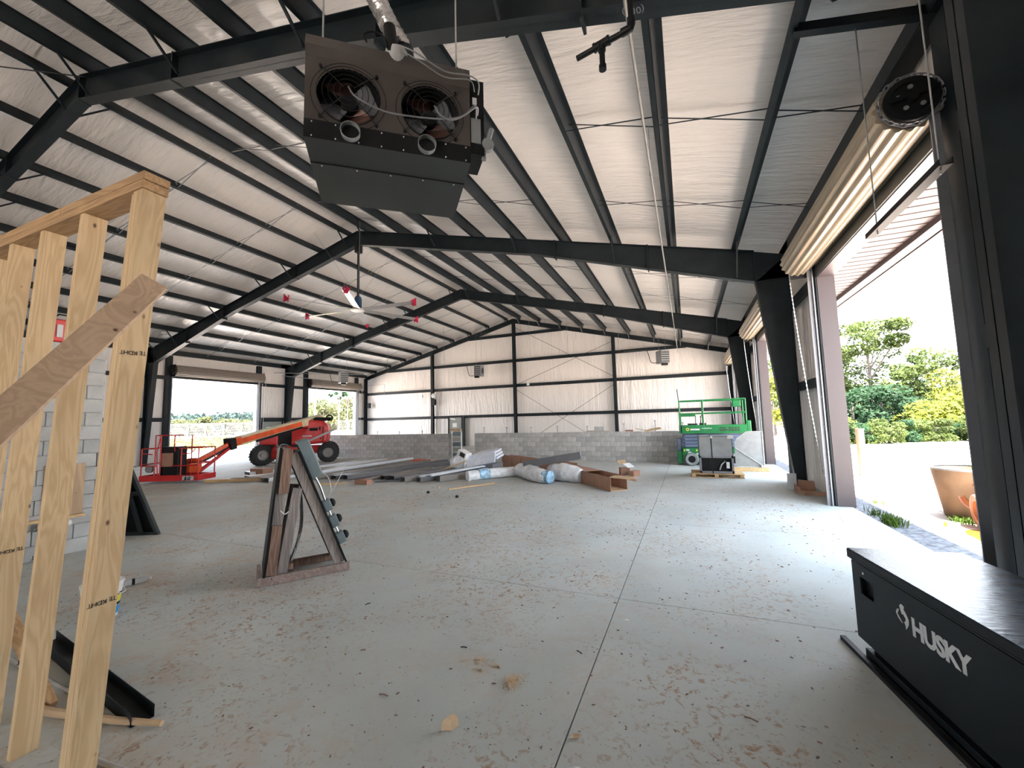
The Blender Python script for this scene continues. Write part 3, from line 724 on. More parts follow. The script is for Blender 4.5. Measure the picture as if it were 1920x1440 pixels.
# right side, beyond the open roller door
field = MB().prism([(wpt(1540, 26).x, wpt(1540, 26).y), (wpt(1940, 24).x, wpt(1940, 24).y), (wpt(2100, 70).x, wpt(2100, 70).y), (wpt(1500, 90).x, wpt(1500, 90).y)], (0, 0, -.08), (1, 0, 0), (0, 1, 0), (0, 0, .03)).build('ground_field', M['field']); field['kind'] = 'structure'
TR = [
 (1640, 34, 606, 3.6, 'tallest open crowned tree seen through the near roller door', 'leaf_mid', dict(n=5200, clumps=34, open_=True, s=.26, trunk=.2, cb=.3, seed=3)),
 (1585, 37, 652, 2.8, 'pale green tree close to the mauve door jamb, left of the tallest tree', 'leaf_mid', dict(n=2600, clumps=20, seed=4)),
 (1700, 40, 690, 3.0, 'leaning tree right of the tallest tree with hanging side branches', 'leaf_mid', dict(n=2400, clumps=20, open_=True, seed=9)),
 (1722, 38, 668, 1.2, 'thin sparse tree with two bare dark stems against the sky', 'leaf_dark', dict(n=420, clumps=12, open_=True, seed=5, trunk=.1, cb=.55)),
 (1742, 38.5, 664, 1.0, 'second thin sparse tree, just right of the two bare stems', 'leaf_dark', dict(n=380, clumps=10, open_=True, seed=15, trunk=.09, cb=.6)),
 (1790, 36, 672, 3.2, 'broad bushy tree right of the thin sparse trees', 'leaf_mid', dict(n=3200, clumps=22, seed=6)),
 (1835, 30, 700, 2.6, 'bright yellow green tree beside the dark near door jamb', 'leaf_bright', dict(n=3000, clumps=22, seed=7)),
 (1760, 27, 762, 1.9, 'low spreading yellow green tree in front of the bright field', 'leaf_bright', dict(n=2200, clumps=16, seed=8, cb=.35, s=.2)),
 (1825, 26, 745, 1.6, 'yellow green sapling on slender stems nearest the dark door jamb', 'leaf_bright', dict(n=1700, clumps=14, seed=18, cb=.4, s=.2)),
 (1600, 31, 742, 2.2, 'dark rounded tree low beside the mauve jamb', 'leaf_dark', dict(n=2400, clumps=16, seed=10, cb=.1)),
 (1655, 31, 735, 2.5, 'dark blue green bushy tree under the tallest tree', 'leaf_dark', dict(n=2800, clumps=18, seed=11, cb=.1)),
 (1700, 34, 728, 2.8, 'mid green bushy tree filling behind the shrub row, centre of the doorway', 'leaf_mid', dict(n=3000, clumps=18, seed=12, cb=.1)),
 (1750, 42, 735, 3.4, 'rounded tree behind the bright field, under the sparse trees', 'leaf_mid', dict(n=3000, clumps=18, seed=13, cb=.05)),
 (1560, 42, 690, 3.0, 'tree mostly hidden by the mauve jamb of the near roller door', 'leaf_mid', dict(n=2600, clumps=18, seed=23, cb=.1)),
 (1800, 45, 720, 3.8, 'far tree behind the yellow green sapling', 'leaf_mid', dict(n=3000, clumps=18, seed=24, cb=.05)),
 (1860, 42, 700, 3.8, 'far tree mostly hidden by the dark near door jamb', 'leaf_mid', dict(n=2600, clumps=18, seed=25, cb=.05)),
 (1478, 40, 640, 3.0, 'tree seen through the second roller door beside the tapered column', 'leaf_mid', dict(n=3200, clumps=22, seed=14, cb=.1)),
 (1452, 36, 705, 2.4, 'yellow green tree low in the second roller door', 'leaf_bright', dict(n=2400, clumps=16, seed=16, cb=.05)),
]
for u, zc, vt, cr, lab, mt, kw in TR: tree_px(u, zc, vt, cr, lab, M[mt], **kw)
for i, u in enumerate((1575, 1603, 1632, 1662, 1692, 1722, 1752, 1785, 1815, 1848)):
    tree_px(u, 24.5+random.uniform(-.7, .7), horizon(u)+random.choice((14, 20, 24)), .95, ['grey green shrub at the gravel edge, first of the row from the mauve jamb', 'second shrub of the row from the mauve jamb', 'third shrub of the row from the mauve jamb', 'fourth shrub of the row from the mauve jamb', 'fifth shrub of the row, about the doorway middle', 'sixth shrub of the row from the mauve jamb', 'fourth last shrub of the row before the dark jamb', 'third last shrub of the row before the dark jamb', 'second last shrub of the row before the dark jamb', 'last shrub of the row beside the dark jamb'][i], M[('leaf_mid', 'leaf_dark', 'leaf_mid')[i % 3]], name='roadside_shrub', n=1100, s=.13, clumps=9, seed=40+i, trunk=.03, cb=.05, group='shrubs at the gravel edge')
# distant wood behind everything on the right
lb = MB(); rng = random.Random(5)
for u in range(1380, 2000, 12):
    p = wpt(u, 75+rng.uniform(-6, 6)); leaves(lb, (p.x, p.y, 2.2+rng.uniform(0, 1.2)), 2.4, 2.4, 3.0, 130, .5, rng)
tag(lb.build('distant_woods', M['leaf_mid']), 'distant line of woods behind the field on the right', 'woods')['kind'] = 'stuff'
# objects outside the near roller door
t = empty('concrete_basin', (4.2, 9.5, -.08), 'round tapered concrete basin with orange stains standing on the ground outside', 'basin')
MB().lathe([(.0, 0), (.40, 0), (.52, .80), (.47, .80), (.36, .06), (0, .06)], (4.35, 9.45, -.08), (0, 0, 1), 40).build('shell', M['pot'], t, smooth=True)
MB().lathe([(.47, .0), (.53, .0), (.535, .03), (.47, .03)], (4.35, 9.45, .715), (0, 0, 1), 40).build('rim', M['galv_dull'], t, smooth=True)
def fitting(o, ax, label, s=1):
    t = empty('pipe_fitting', o, label, 'pipe fitting')
    MB().lathe([(.17*s, 0), (.24*s, .0), (.245*s, .05), (.17*s, .06), (.16*s, .30), (.245*s, .31), (.245*s, .37), (.17*s, .38), (.15*s, .38), (.15*s, 0), (.17*s, 0)], o, ax, 30).build('flanged_body', M['pipe_orange'], t, smooth=True)
    MB().ring(o, ax, .225*s, .012, 30, 6).build('gasket', M['post_pink'], t, smooth=True)
fitting((4.12, 8.98, .36), (.75, .45, -.1), 'rusty orange flanged pipe fitting leaning on the basin, upper one')
fitting((3.95, 8.62, .17), (.85, -.15, .05), 'rusty orange flanged pipe fitting lying on the mud, lower one', 1.05)
tag(MB().tube([(4.56, 15.0, -.1), (4.56, 15.0, 1.25)], .10, 16).build('pipe_post', M['post_pink'], smooth=True), 'pinkish plastic pipe standing upright in the sunlit ground', 'post')
def tuft(x, y, n, h, label, seed):
    rng = random.Random(seed); mb = MB()
    for _ in range(n):
        a = rng.uniform(0, 2*PI); b = Vector((x+rng.gauss(0, .06), y+rng.gauss(0, .12), -.08)); tip = b+Vector((math.cos(a)*h*.5, math.sin(a)*h*.5, h*rng.uniform(.5, 1))); sd = Vector((-math.sin(a), math.cos(a), 0))*.006
        mid = (b+tip)/2+Vector((0, 0, h*.12)); mb.add([b-sd, b+sd, mid+sd, tip, mid-sd], [(0, 1, 2, 4), (4, 2, 3)])
    tag(mb.build('grass_tuft', M['grass']), label, 'grass', 'grass tufts outside the near roller door')['kind'] = 'stuff'
for i, (x, y, n, h, lab) in enumerate(((2.86, 8.4, 150, .22, 'largest green grass tuft against the slab edge'), (2.90, 9.1, 70, .16, 'small green tuft near the foot of the mauve jamb'), (3.95, 9.0, 120, .12, 'yellowish tuft at the foot of the basin'), (4.0, 7.7, 120, .14, 'tuft growing in the puddle by the dark door jamb'), (3.3, 10.4, 40, .1, 'sparse tuft beyond the orange puddle'))): tuft(x, y, n, h, lab, i)
# left side beyond the far-left doors
rng = random.Random(11); lb = MB()
for u in range(300, 720, 3):
    p = wpt(u, 190+rng.uniform(-10, 10)); leaves(lb, (p.x, p.y, 3.6+rng.uniform(-1, 1.6)), 4.5, 4.5, 4.2, 60, 1.6, rng)
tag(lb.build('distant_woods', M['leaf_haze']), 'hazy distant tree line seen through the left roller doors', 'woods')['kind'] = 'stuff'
labs = ['low pine bush left of the first fence post', 'low pine bush between the first two fence posts', 'low pine bush behind the second fence post', 'low pine bush before the third fence post', 'low pine bush behind the third fence post', 'low pine bush near the right jamb of the first left door']
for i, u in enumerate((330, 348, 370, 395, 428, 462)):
    tree_px(u, 95+i*2, 789+(i % 2)*3, 3.0, labs[i], M['leaf_hazed'], name='pine_bush', n=900, s=.5, clumps=9, seed=60+i, trunk=.1, cb=.05, group='low pine bushes beyond the fence')
for i, u in enumerate((588, 606, 622, 640, 655, 668)):
    tree_px(u, 62+3*i, (768, 758, 752, 764, 756, 750)[i], 2.6, ['green bush at the left edge of the second left door', 'rounded bush beside it, second from the left edge of that door', 'bush behind the thin central trunk', 'bush right of the thin central trunk', 'bush before the right thin trunk', 'bush at the right edge of the second left door'][i], M['leaf_hazed'], name='yard_bush', n=1000, s=.4, clumps=9, seed=70+i, trunk=.08, cb=.05, group='bushes seen through the second left door')
for u, zc, vt, lab, sd in ((590, 55, 690, 'tall bare leaning pole-like trunk in the second left door', 80), (635, 58, 722, 'thin forked tree in the middle of the second left door', 81), (652, 60, 712, 'thin leafy tree at the right of the second left door', 82)):
    tree_px(u, zc, vt, 1.4, lab, M['leaf_dark' if sd != 80 else 'bark'] if sd != 80 else M['leaf_haze'], name='thin_tree', n=260 if sd != 80 else 20, s=.3, clumps=8, seed=sd, trunk=.16, open_=True, cb=.7)
rng = random.Random(3); lb = MB()
for _ in range(260):
    u = rng.uniform(300, 690); zc = rng.uniform(34, 62) if u < 500 else rng.uniform(40, 60)
    p = wpt(u, zc); 
    if p.x < -30: leaves(lb, (p.x, p.y, .2), .7, .7, .35, 26, .22, rng)
tag(lb.build('scrub_growth', M['leaf_hazed']), 'low scrub growing over the cleared ground on the left', 'scrub')['kind'] = 'stuff'
fn = empty('chain_link_fence', (*wpt(400, 62), 0), 'pale chain link fence with tall posts beyond the first left door', 'fence')
prev = None
for i in range(12):
    p = wpt(320+33.5*i, 60+i*.6); MB().tube([(p.x, p.y, -.1), (p.x, p.y, 2.5)], .05, 6).build('post', M['offwhite'], fn)
    if prev is not None:
        MB().tube([(prev.x, prev.y, 2.45), (p.x, p.y, 2.45)], .03, 5).build('top_rail', M['offwhite'], fn)
        mb = MB(); N = 16
        for k in range(N):
            a = prev.lerp(p, k/N); b = prev.lerp(p, (k+3)/N) if k+3 <= N else p
            mb.beam((a.x, a.y, .05), (b.x, b.y, 2.4), .006, .006); mb.beam((b.x, b.y, .05), (a.x, a.y, 2.4), .006, .006)
        mb.build('wire_mesh', M['offwhite'], fn, kind='stuff')
    prev = p
p = wpt(644, 54); q = wpt(672, 54)
tag(MB().beam((p.x-6, p.y-3, .5), (q.x+2, q.y, .5), .06, 1.1).build('silt_fence', M['guide']), 'low dark grey silt fence in the second left door', 'fence')
p = wpt(660, 50); tag(MB().lathe([(1.9, 0), (1.3, .55), (.5, 1.0), (0, 1.15)], (p.x, p.y, -.06), (0, 0, 1), 14).build('dirt_pile', M['yellow']), 'yellow dirt pile at the right edge of the second left door', 'dirt pile')
#PART2
# ================================================================== THINGS
def P3(u, zc, v):
    d = CF+CR*((u-960)/770.5753)-CU*((v-720)/770.5753); return Vector((0, 0, 1.7))+d*zc
# ---- hanging twin fan unit heater
O = Vector((-2.405, 1.972, 0)); A = Vector((.7668, .6418, 0)).normalized(); Bk = Vector((-A.y, A.x, 0)); Zu = Vector((0, 0, 1))
ht = empty('unit_heater', O+A*.6+Bk*.4+Zu*3.75, 'dark grey twin fan unit heater hanging nearest overhead, with two round air inlets', 'heater', 'gas unit heaters under the roof')
def HB(a, b, c0, d0, e, f, name, mat, par=ht, **k):
    return MB().obox(O, A, Bk, Zu, (a, c0, e), (b, d0, f)).build(name, mat, par, **k)
MB().obox(O, A, Bk, Zu, (0, .19, 3.80), (1.21, .80, 4.45)).obox(O, A, Bk, Zu, (0, .02, 3.80), (.006, .2, 4.45)).obox(O, A, Bk, Zu, (1.204, .02, 3.80), (1.21, .2, 4.45)).obox(O, A, Bk, Zu, (0, .02, 4.44), (1.21, .2, 4.45)).build('casing', M['heater'], ht)
# back panel with two fan openings
def panel_with_holes():
    mb = MB(); W0, W1, Z0, Z1 = 0, 1.21, 3.90, 4.40; cs = [(.30, 4.125), (.895, 4.125)]; R = .222; n = 32
    # per half: ring from hole to rectangle
    for (cx, cz), (xa, xb) in zip(cs, ((W0, .5975), (.5975, W1))):
        inner = []; outer = []
        for k in range(n):
            t = 2*PI*k/n+PI/n*0; c, s_ = math.cos(t), math.sin(t); inner.append((cx+R*c, cz+R*s_))
            tx = ((xb-cx) if c > 0 else (xa-cx))/c if abs(c) > 1e-6 else 1e9; tz = ((Z1-cz) if s_ > 0 else (Z0-cz))/s_ if abs(s_) > 1e-6 else 1e9
            q = min(abs(tx), abs(tz)); outer.append((cx+c*q, cz+s_*q))
        # snap nearest outer samples to the corners
        for co in ((xa, Z0), (xb, Z0), (xb, Z1), (xa, Z1)):
            j = min(range(n), key=lambda q: (outer[q][0]-co[0])**2+(outer[q][1]-co[1])**2); outer[j] = co
        vs = []
        for d in (0, .02):
            vs += [O+A*x+Zu*z+Bk*d for x, z in inner]+[O+A*x+Zu*z+Bk*d for x, z in outer]
        fs = []
        for k in range(n):
            k2 = (k+1) % n; fs.append((k, k2, n+k2, n+k)); fs.append((2*n+k, 3*n+k, 3*n+k2, 2*n+k2)); fs.append((k, 2*n+k, 2*n+k2, k2))
        mb.add(vs, fs)
    return mb
panel_with_holes().build('back_panel', M['heater_face'], ht)
MB().prism([(0, 4.40), (-.03, 4.46), (.0, 4.56), (.10, 4.56), (.05, 4.42)], O-A*.0, Bk, Zu, A*1.21).build('top_hood', M['heater_face'], ht)
HB(0, 1.21, -.004, .03, 3.76, 3.90, 'inlet_band', M['black'])
for cx in (.30, .895):
    c = O+A*cx+Zu*4.125
    fan = MB().lathe([(0, 0), (.06, 0), (.065, .07), (0, .07)], c+Bk*.05, Bk, 16).build('fan_motor', M['black'], ht, smooth=True)
    for k in range(4):
        t = 2*PI*k/4+.5; e = A*math.cos(t)+Zu*math.sin(t); g = -A*math.sin(t)+Zu*math.cos(t)
        mb = MB(); vs = []
        for q, (r0, wd) in enumerate(((.05, .05), (.12, .085), (.20, .11))):
            vs += [c+Bk*(.10)+e*r0-g*wd+Bk*.03, c+Bk*.10+e*r0+g*wd-Bk*.03]
        mb.add(vs, [(0, 1, 3, 2), (2, 3, 5, 4)]); mb.add([v+Bk*.004 for v in vs], [(0, 2, 3, 1), (2, 4, 5, 3)])
        mb.build('fan_blade', M['copper'] if k % 2 else M['guide'], ht)
    MB().lathe([(.222, 0), (.222, .16), (.215, .16), (.215, 0)], c, Bk, 32).build('venturi_ring', M['black'], ht, smooth=True)
    g = MB()
    for r in (.06, .10, .14, .18, .222, .262): g.ring(c-Bk*(.05-.05*(r/.262)**3), Bk, r, .0028, 36, 5)
    for k in range(4):
        t = PI/4+PI/2*k; e = A*math.cos(t)+Zu*math.sin(t); g.tube([c+e*.05-Bk*.05, c+e*.2-Bk*.035, c+e*.275-Bk*.008], .004, 5); g.lathe([(0, 0), (.012, 0), (.012, .02), (0, .02)], c+e*.275-Bk*.02, Bk, 8)
    g.build('fan_guard', M['black'], ht)
for cx in (.315, .865):
    c = O+A*cx+Zu*3.835
    MB().lathe([(.066, .0), (.070, -.05), (.066, -.052), (.062, .01)], c, Bk, 24).build('inlet_collar', M['galv_dull'], ht, smooth=True)
    MB().lathe([(0, 0), (.062, 0), (.062, .01), (0, .01)], c-Bk*.012, Bk, 20).build('inlet_opening', M['black'], ht)
MB().prism([(0, 3.76), (.28, 3.75), (.88, 3.74), (.88, 3.80), (0, 3.80)], O, Bk, Zu, A*1.21).build('bottom_pan', M['heater'], ht)
MB().obox(O, A, Bk, Zu, (0, .275, 3.742), (1.21, .285, 3.755)).build('pan_seam', M['black'], ht)
for x, y, z in [(.05+.16*k, -.007, zz) for k in range(8) for zz in (3.775, 3.882)]+[(.08+.26*k, .3, 3.742) for k in range(5)]:
    inst(BOLT, 'screw', ht, O+A*x+Bk*y+Zu*z, (math.pi/2 if y < 0 else 0, 0, 0), (.5, .5, .5))
MB().lathe([(.085, 0), (.085, .16), (.07, .16), (.07, 0)], O+A*.64+Zu*4.46+Bk*.06, Zu, 24).build('flue_collar', M['galv'], ht, smooth=True)
MB().tube([O+A*.62+Zu*4.55+Bk*.03, O+A*.60+Zu*4.68+Bk*.03, O+A*.585+Zu*4.80+Bk*.03], .047, 18).build('flue_stub', M['black'], ht, smooth=True)
MB().tube([O+A*.72+Zu*4.60+Bk*.12, O+A*.70+Zu*4.74+Bk*.14], .07, 18).build('duct_collar', M['heater'], ht, smooth=True)
# control box on the right end
HB(1.215, 1.33, .02, .30, 3.86, 4.50, 'control_box', M['black'])
HB(1.22, 1.30, .012, .019, 3.95, 4.16, 'data_label', M['galv_dull']); HB(1.235, 1.27, .012, .019, 4.28, 4.34, 'warning_label', M['offwhite'])
MB().lathe([(0, 0), (.05, 0), (.05, .05), (0, .05)], O+A*1.36+Zu*3.96+Bk*.06, -Bk, 16).tube([O+A*1.36+Bk*.05+Zu*3.98, O+A*1.40+Bk*.05+Zu*4.12], .022, 8).tube([O+A*1.34+Bk*.05+Zu*3.96, O+A*1.33+Bk*.05+Zu*3.84], .02, 8).build('gas_valve', M['galv_dull'], ht, smooth=True)
def cable(pts, r, name, mat, par):
    pts = [Vector(p) for p in pts]; out = []
    for i in range(len(pts)-1):
        p0, p1, p2, p3 = pts[max(i-1, 0)], pts[i], pts[i+1], pts[min(i+2, len(pts)-1)]
        for k in range(8):
            t = k/8; out.append(.5*((2*p1)+(p2-p0)*t+(2*p0-5*p1+4*p2-p3)*t*t+(-p0+3*p1-3*p2+p3)*t**3))
    out.append(pts[-1]); return MB().tube(out, r, 6).build(name, mat, par, smooth=True)
def H(x, z, y=-.06): return O+A*x+Zu*z+Bk*y
cable([H(.30, 4.16), H(.36, 4.07, -.08), H(.55, 4.02), H(.75, 4.02), H(.95, 4.04), H(1.12, 4.09), H(1.25, 4.20), H(1.27, 4.18, .0)], .0065, 'flex_conduit', M['guide'], ht)
cable([H(.92, 4.14), H(.96, 4.06, -.08), H(1.05, 4.05), H(1.16, 4.12), H(1.24, 4.21), H(1.26, 4.15, 0)], .0065, 'flex_conduit', M['guide'], ht)
cable([H(.66, 4.64, 0), H(.78, 4.56, -.05), H(1.0, 4.46, -.05), H(1.18, 4.46), H(1.27, 4.42), H(1.28, 4.36, 0)], .0055, 'flex_conduit', M['galv_dull'], ht)
cable([H(.62, 4.62, 0), H(.80, 4.50, -.05), H(1.0, 4.41, -.05), H(1.2, 4.42), H(1.25, 4.38, 0)], .0045, 'flex_conduit', M['galv_dull'], ht)
cable([H(.42, 4.60, 0), H(.40, 4.66, 0), H(.46, 4.70, 0), H(.54, 4.68, 0), H(.57, 4.60, 0)], .007, 'flex_conduit', M['black'], ht)
rodA = H(.10, 4.5, .1); rodB = H(1.12, 4.5, .1)
for q, lab in ((rodA, 'left thin rod hanging the near twin fan heater'), (rodB, 'right thin rod hanging the near twin fan heater')):
    tag(MB().tube([q+Zu*.02, Vector((q.x, q.y, ztop(q.x)+.05))], .007, 8).build('hanger_rod', M['galv'], loc=q), lab, 'rod', 'thin hanger rods near the twin fan heater')
# crinkled foil flexible duct
mb = MB(); pts = []; q0 = H(.70, 4.74, .14)
for k in range(46):
    t = k/45; pts.append(q0+Zu*(1.35*t)+A*(-.30*math.sin(t*2.4))+Bk*(.05*math.sin(t*5)))
rings = []
n = 18; vs = []; fs = []
for i, p in enumerate(pts):
    r = .082+(.008 if i % 2 else -.004)
    for k in range(n):
        a = 2*PI*k/n; rr2 = r*(1+.10*noise.noise(Vector((math.cos(a)*2, math.sin(a)*2, i*.35)))); vs.append(p+A*math.cos(a)*rr2+Bk*math.sin(a)*rr2)
for i in range(len(pts)-1):
    for k in range(n): fs.append((i*n+k, i*n+(k+1) % n, (i+1)*n+(k+1) % n, (i+1)*n+k))
tag(mb.add(vs, fs).build('foil_duct', M['foil'], smooth=True, loc=pts[0]), 'crinkled silver foil flexible duct rising from the near heater', 'duct')
# ---- black gas pipe with tee, beside the heater
t = empty('gas_pipe', (-.2, 2.78, 4.4), 'black threaded gas pipe with elbow and tee hanging down right of the heater', 'pipe')
e0 = Vector((-.205, 2.77, 4.42)); e1 = Vector((-.61, 2.84, 4.40)); tee = e0.lerp(e1, .53)
MB().tube([(-.205, 2.77, 4.44), (-.20, 2.77, 6.2)], .02, 12).build('riser', M['black'], t, smooth=True)
MB().tube([e0+Vector((0, 0, .07)), e0+Vector((0, 0, .02)), e0+Vector((-.01, 0, -.008)), e0+Vector((-.035, .004, -.01)), e0+Vector((-.07, .01, -.01))], .028, 12).build('elbow', M['black'], t, smooth=True)
MB().tube([e0+Vector((-.05, .01, -.01)), e1], .02, 12).build('branch', M['black'], t, smooth=True)
mb = MB(); d = (e1-e0).normalized(); mb.tube([tee-d*.06, tee-d*.045], .033, 12); mb.tube([tee-d*.045, tee+d*.045], .029, 12); mb.tube([tee+d*.045, tee+d*.06], .033, 12); mb.tube([tee, tee-Zu*.055], .028, 12)
mb.build('tee', M['black'], t, smooth=True)
MB().tube([tee-Zu*.04, tee-Zu*.19], .02, 12).build('drip_leg', M['black'], t, smooth=True)
MB().tube([tee-Zu*.165, tee-Zu*.20], .027, 12).build('cap', M['black'], t, smooth=True)
# long horizontal gas pipe along the roof
t = empty('roof_pipe', (-.31, 11, 5.5), 'long thin pipe running the length of the roof under the purlins, right of the ridge', 'pipe')
MB().tube([(-.31, -3.7, 5.5), (-.31, 25.9, 5.5)], .017, 8).build('pipe_run', M['rim'], t, smooth=True)
for y in (2.4, 6.5, 9.2, 13.2, 16.2, 20.5, 24):
    MB().tube([(-.31, y, 5.5), (-.31, y, ztop(-.31)+.05)], .005, 6).ring((-.31, y, 5.5), (0, 1, 0), .024, .004, 12, 5).build('pipe_hanger', M['galv_dull'], t)
# ---- cross bar near the door and hanging strut
tag(MB().beam((1.30, 5.02, 5.86), (2.44, 5.02, 5.58), .09, .10).build('cross_channel', M['steel']), 'short dark channel spanning from a purlin to the eave above the near roller door', 'beam')
t = empty('hanging_strut', (1.83, 4.5, 3.5), 'black strut channel hanging level on two thin rods beside the near roller door', 'strut')
MB().box((1.79, 3.85, 3.48), (1.87, 5.2, 3.485)).box((1.79, 3.85, 3.485), (1.795, 5.2, 3.53)).box((1.865, 3.85, 3.485), (1.87, 5.2, 3.53)).build('channel', M['black'], t)
for y, zt in ((5.03, 5.80), (3.93, 5.74)): MB().tube([(1.83, y, 3.45), (1.83, y, zt)], .006, 6).build('threaded_rod', M['galv'], t)
# ---- ceiling fan on the ridge of the second frame
HZ = 5.93
t = empty('ceiling_fan', (XR, FY[2], HZ), 'large six bladed ceiling fan with crimson blade tips on a black downrod', 'ceiling fan')
MB().tube([(XR, FY[2], HZ+.45), (XR, FY[2], 8.36)], .045, 12).build('downrod', M['black'], t)
MB().box((XR-.1, FY[2]-.1, 8.1), (XR+.1, FY[2]+.1, 8.38)).build('mount', M['black'], t)
MB().lathe([(.0, .5), (.09, .5), (.13, .42), (.13, .08), (.2, .05), (.2, 0), (0, 0)], (XR, FY[2], HZ), (0, 0, 1), 20).build('motor', M['blue_motor'], t, smooth=True)
MB().lathe([(0, 0), (.24, 0), (.26, .03), (.24, .06), (0, .06)], (XR, FY[2], HZ-.04), (0, 0, 1), 24).build('hub', M['fan_blade'], t, smooth=True)
for k in range(6):
    a = math.radians(4+60*k); e = Vector((math.cos(a), math.sin(a), 0)); g = Vector((-math.sin(a), math.cos(a), 0)); c = Vector((XR, FY[2], HZ)); up = (Zu*.97+g*.22).normalized(); gg = up.cross(e)
    bl = MB().prism([(-.12, -.004), (-.06, .02), (.04, .018), (.12, -.006), (.04, -.006)], c+e*.16, gg, up, e*2.15).build('blade', M['fan_blade'], t)
    MB().prism([(-.02, -.10), (.10, -.10), (.14, .10), (.02, .13)], c+e*2.31, gg, up, e*.02).add([c+e*2.30-gg*.09+up*.03, c+e*2.46-gg*.02+up*.16, c+e*2.46+gg*.05-up*.14, c+e*2.30+gg*.10-up*.03], [(0, 1, 2, 3)]).build('winglet', M['fan_tip'], bl)
for k in range(4):
    a = PI/4+PI/2*k; MB().tube([(XR, FY[2], HZ+.45), (XR+1.5*math.cos(a), FY[2]+1.5*math.sin(a), ztop(XR+1.5*math.cos(a)))], .004, 4).build('guy_wire', M['galv_dull'], t)
for p, q, lab in (((-10.6, 3.7, 8.7), (-17.5, -3.6, 7.1), 'thin steel cross rod below the roof at the top left corner, lower one'), ((-17.2, 3.7, 7.2), (-10.9, -3.6, 8.7), 'thin steel cross rod below the roof at the top left corner, upper one')):
    tag(MB().tube([p, q], .011, 6).build('roof_brace_rod', M['steel'], loc=p), lab, 'rod')
# ---- distant unit heaters
def small_heater(o, yaw, label, s=1.0, pipes=((-1.5, .0),)):
    o = Vector(o); a = Vector((math.cos(yaw), math.sin(yaw), 0)); b = Vector((-a.y, a.x, 0)); t = empty('unit_heater', o, label, 'heater', 'gas unit heaters under the roof')
    MB().obox(o, a, b, Zu, (-.25*s, -.35*s, -.35*s), (.25*s, .35*s, .40*s)).build('casing', M['galv_dull'], t, bevel=.01)
    mb = MB()
    for k in range(5): mb.obox(o, a, b, Zu, (-.22*s, -.37*s, -.28*s+k*.13*s), (.22*s, -.35*s, -.24*s+k*.13*s))
    mb.build('louvres', M['black'], t)
    MB().lathe([(0, 0), (.2*s, 0), (.2*s, .03), (0, .03)], o+a*.26*s, a, 16).build('fan_guard', M['heater'], t)
    MB().obox(o, a, b, Zu, (-.2*s, -.42*s, -.5*s), (.1*s, -.2*s, -.36*s)).build('valve_box', M['black'], t)
    for q in (-.2, .2): MB().tube([o+a*q*s+Zu*.4*s, Vector((o.x+a.x*q*s, o.y+a.y*q*s, ztop(o.x)))], .006, 5).build('hanger_rod', M['galv_dull'], t)
    cable([o-a*.25*s-Zu*.3*s, o-a*.7*s-Zu*.28*s, o-a*.85*s+Zu*.2*s, o-a*1.0*s+Zu*.42*s, o-a*1.6*s+Zu*.40*s, o-a*2.3*s+Zu*.38*s], .02, 'gas_line', M['steel'], t)
small_heater((-13.2, 25.3, 5.25), .15, 'small distant unit heater hanging before the middle of the far gable wall')
small_heater((-1.15, 25.3, 5.2), .5, 'small distant unit heater hanging near the right end of the far gable wall')
small_heater((-21.6, 21.3, 4.95), 1.0, 'small pale unit heater hanging by the second left roller door')
# rigid pipe brackets near far-left heater
tag(MB().tube([(-23.4, 17.5, 5.05), (-22.6, 19.6, 5.15), (-21.0, 22.6, 5.25)], .02, 6).tube([(-23.6, 18.2, 4.95), (-21.9, 21.3, 4.7)], .018, 6).build('pipe_run', M['galv_dull']), 'thin pipes running under the eave beside the second left roller door', 'pipe')
for i, (x, y, zb) in enumerate(((-9.2, 24.8, 5.9), (-14.6, 23, 5.8), (-18.8, 22.5, 5.2), (-6.6, 24.5, 5.9), (-3.5, 24.6, 5.7))):
    tag(MB().tube([(x, y, zb), (x, y, ztop(x)+.1)], .007, 5).build('hanger_wire', M['galv_dull'], loc=(x, y, zb)), ['thin wire dangling from the roof right of the gable centre post', 'thin wire dangling from the roof left of the gable centre', 'thin wire dangling nearest the left gable post', 'thin wire dangling between the gable centre and right posts', 'thin wire dangling near the right gable post'][i], 'wire', 'thin wires dangling before the far gable')

# ---- timber stud wall on the left
SH = lambda x, z, y=0.0: Vector((x-.27*(1-z/2.93), 1.108+y-.03*(1-z/2.93), z))
sw = empty('stud_wall', (-3.2, 1.12, 0), 'unfinished timber stud wall section standing at the left edge', 'stud wall')
DW = .105
def stud(x, w, name, mat, z1=2.93, z0=.0, y0=0):
    mb = MB(); vs = []
    for z in (z0, z1):
        for dx, dy in ((0, 0), (w, 0), (w, DW), (0, DW)): vs.append(SH(x+dx, z, y0+dy)-Vector((0, 0, 0)))
    mb.add(vs, [(0, 3, 2, 1), (4, 5, 6, 7), (0, 1, 5, 4), (1, 2, 6, 5), (2, 3, 7, 6), (3, 0, 4, 7)])
    return mb.build(name, mat, sw, bevel=.002)
s_end = stud(-2.528, .040, 'stud', M['stud']); stud(-2.570, .040, 'stud', M['stud']); stud(-2.612, .040, 'stud', M['stud'], y0=.012)
studs = [s_end]
for k in range(1, 8): studs.append(stud(-2.50-.43*k-.178+.0, .042, 'stud', M['stud']) if k == 1 else stud(-3.112-.43*(k-1)-.042, .042, 'stud', M['stud']))
MB().box((-6.2, 1.10, 2.93), (-2.475, 1.215, 2.972)).build('top_plate', M['stud_x'], sw, bevel=.002)
MB().box((-3.32, 1.100, 2.974), (-2.465, 1.217, 3.016)).box((-6.2, 1.100, 2.974), (-3.325, 1.217, 3.016)).build('top_plate', M['stud_x'], sw, bevel=.002)
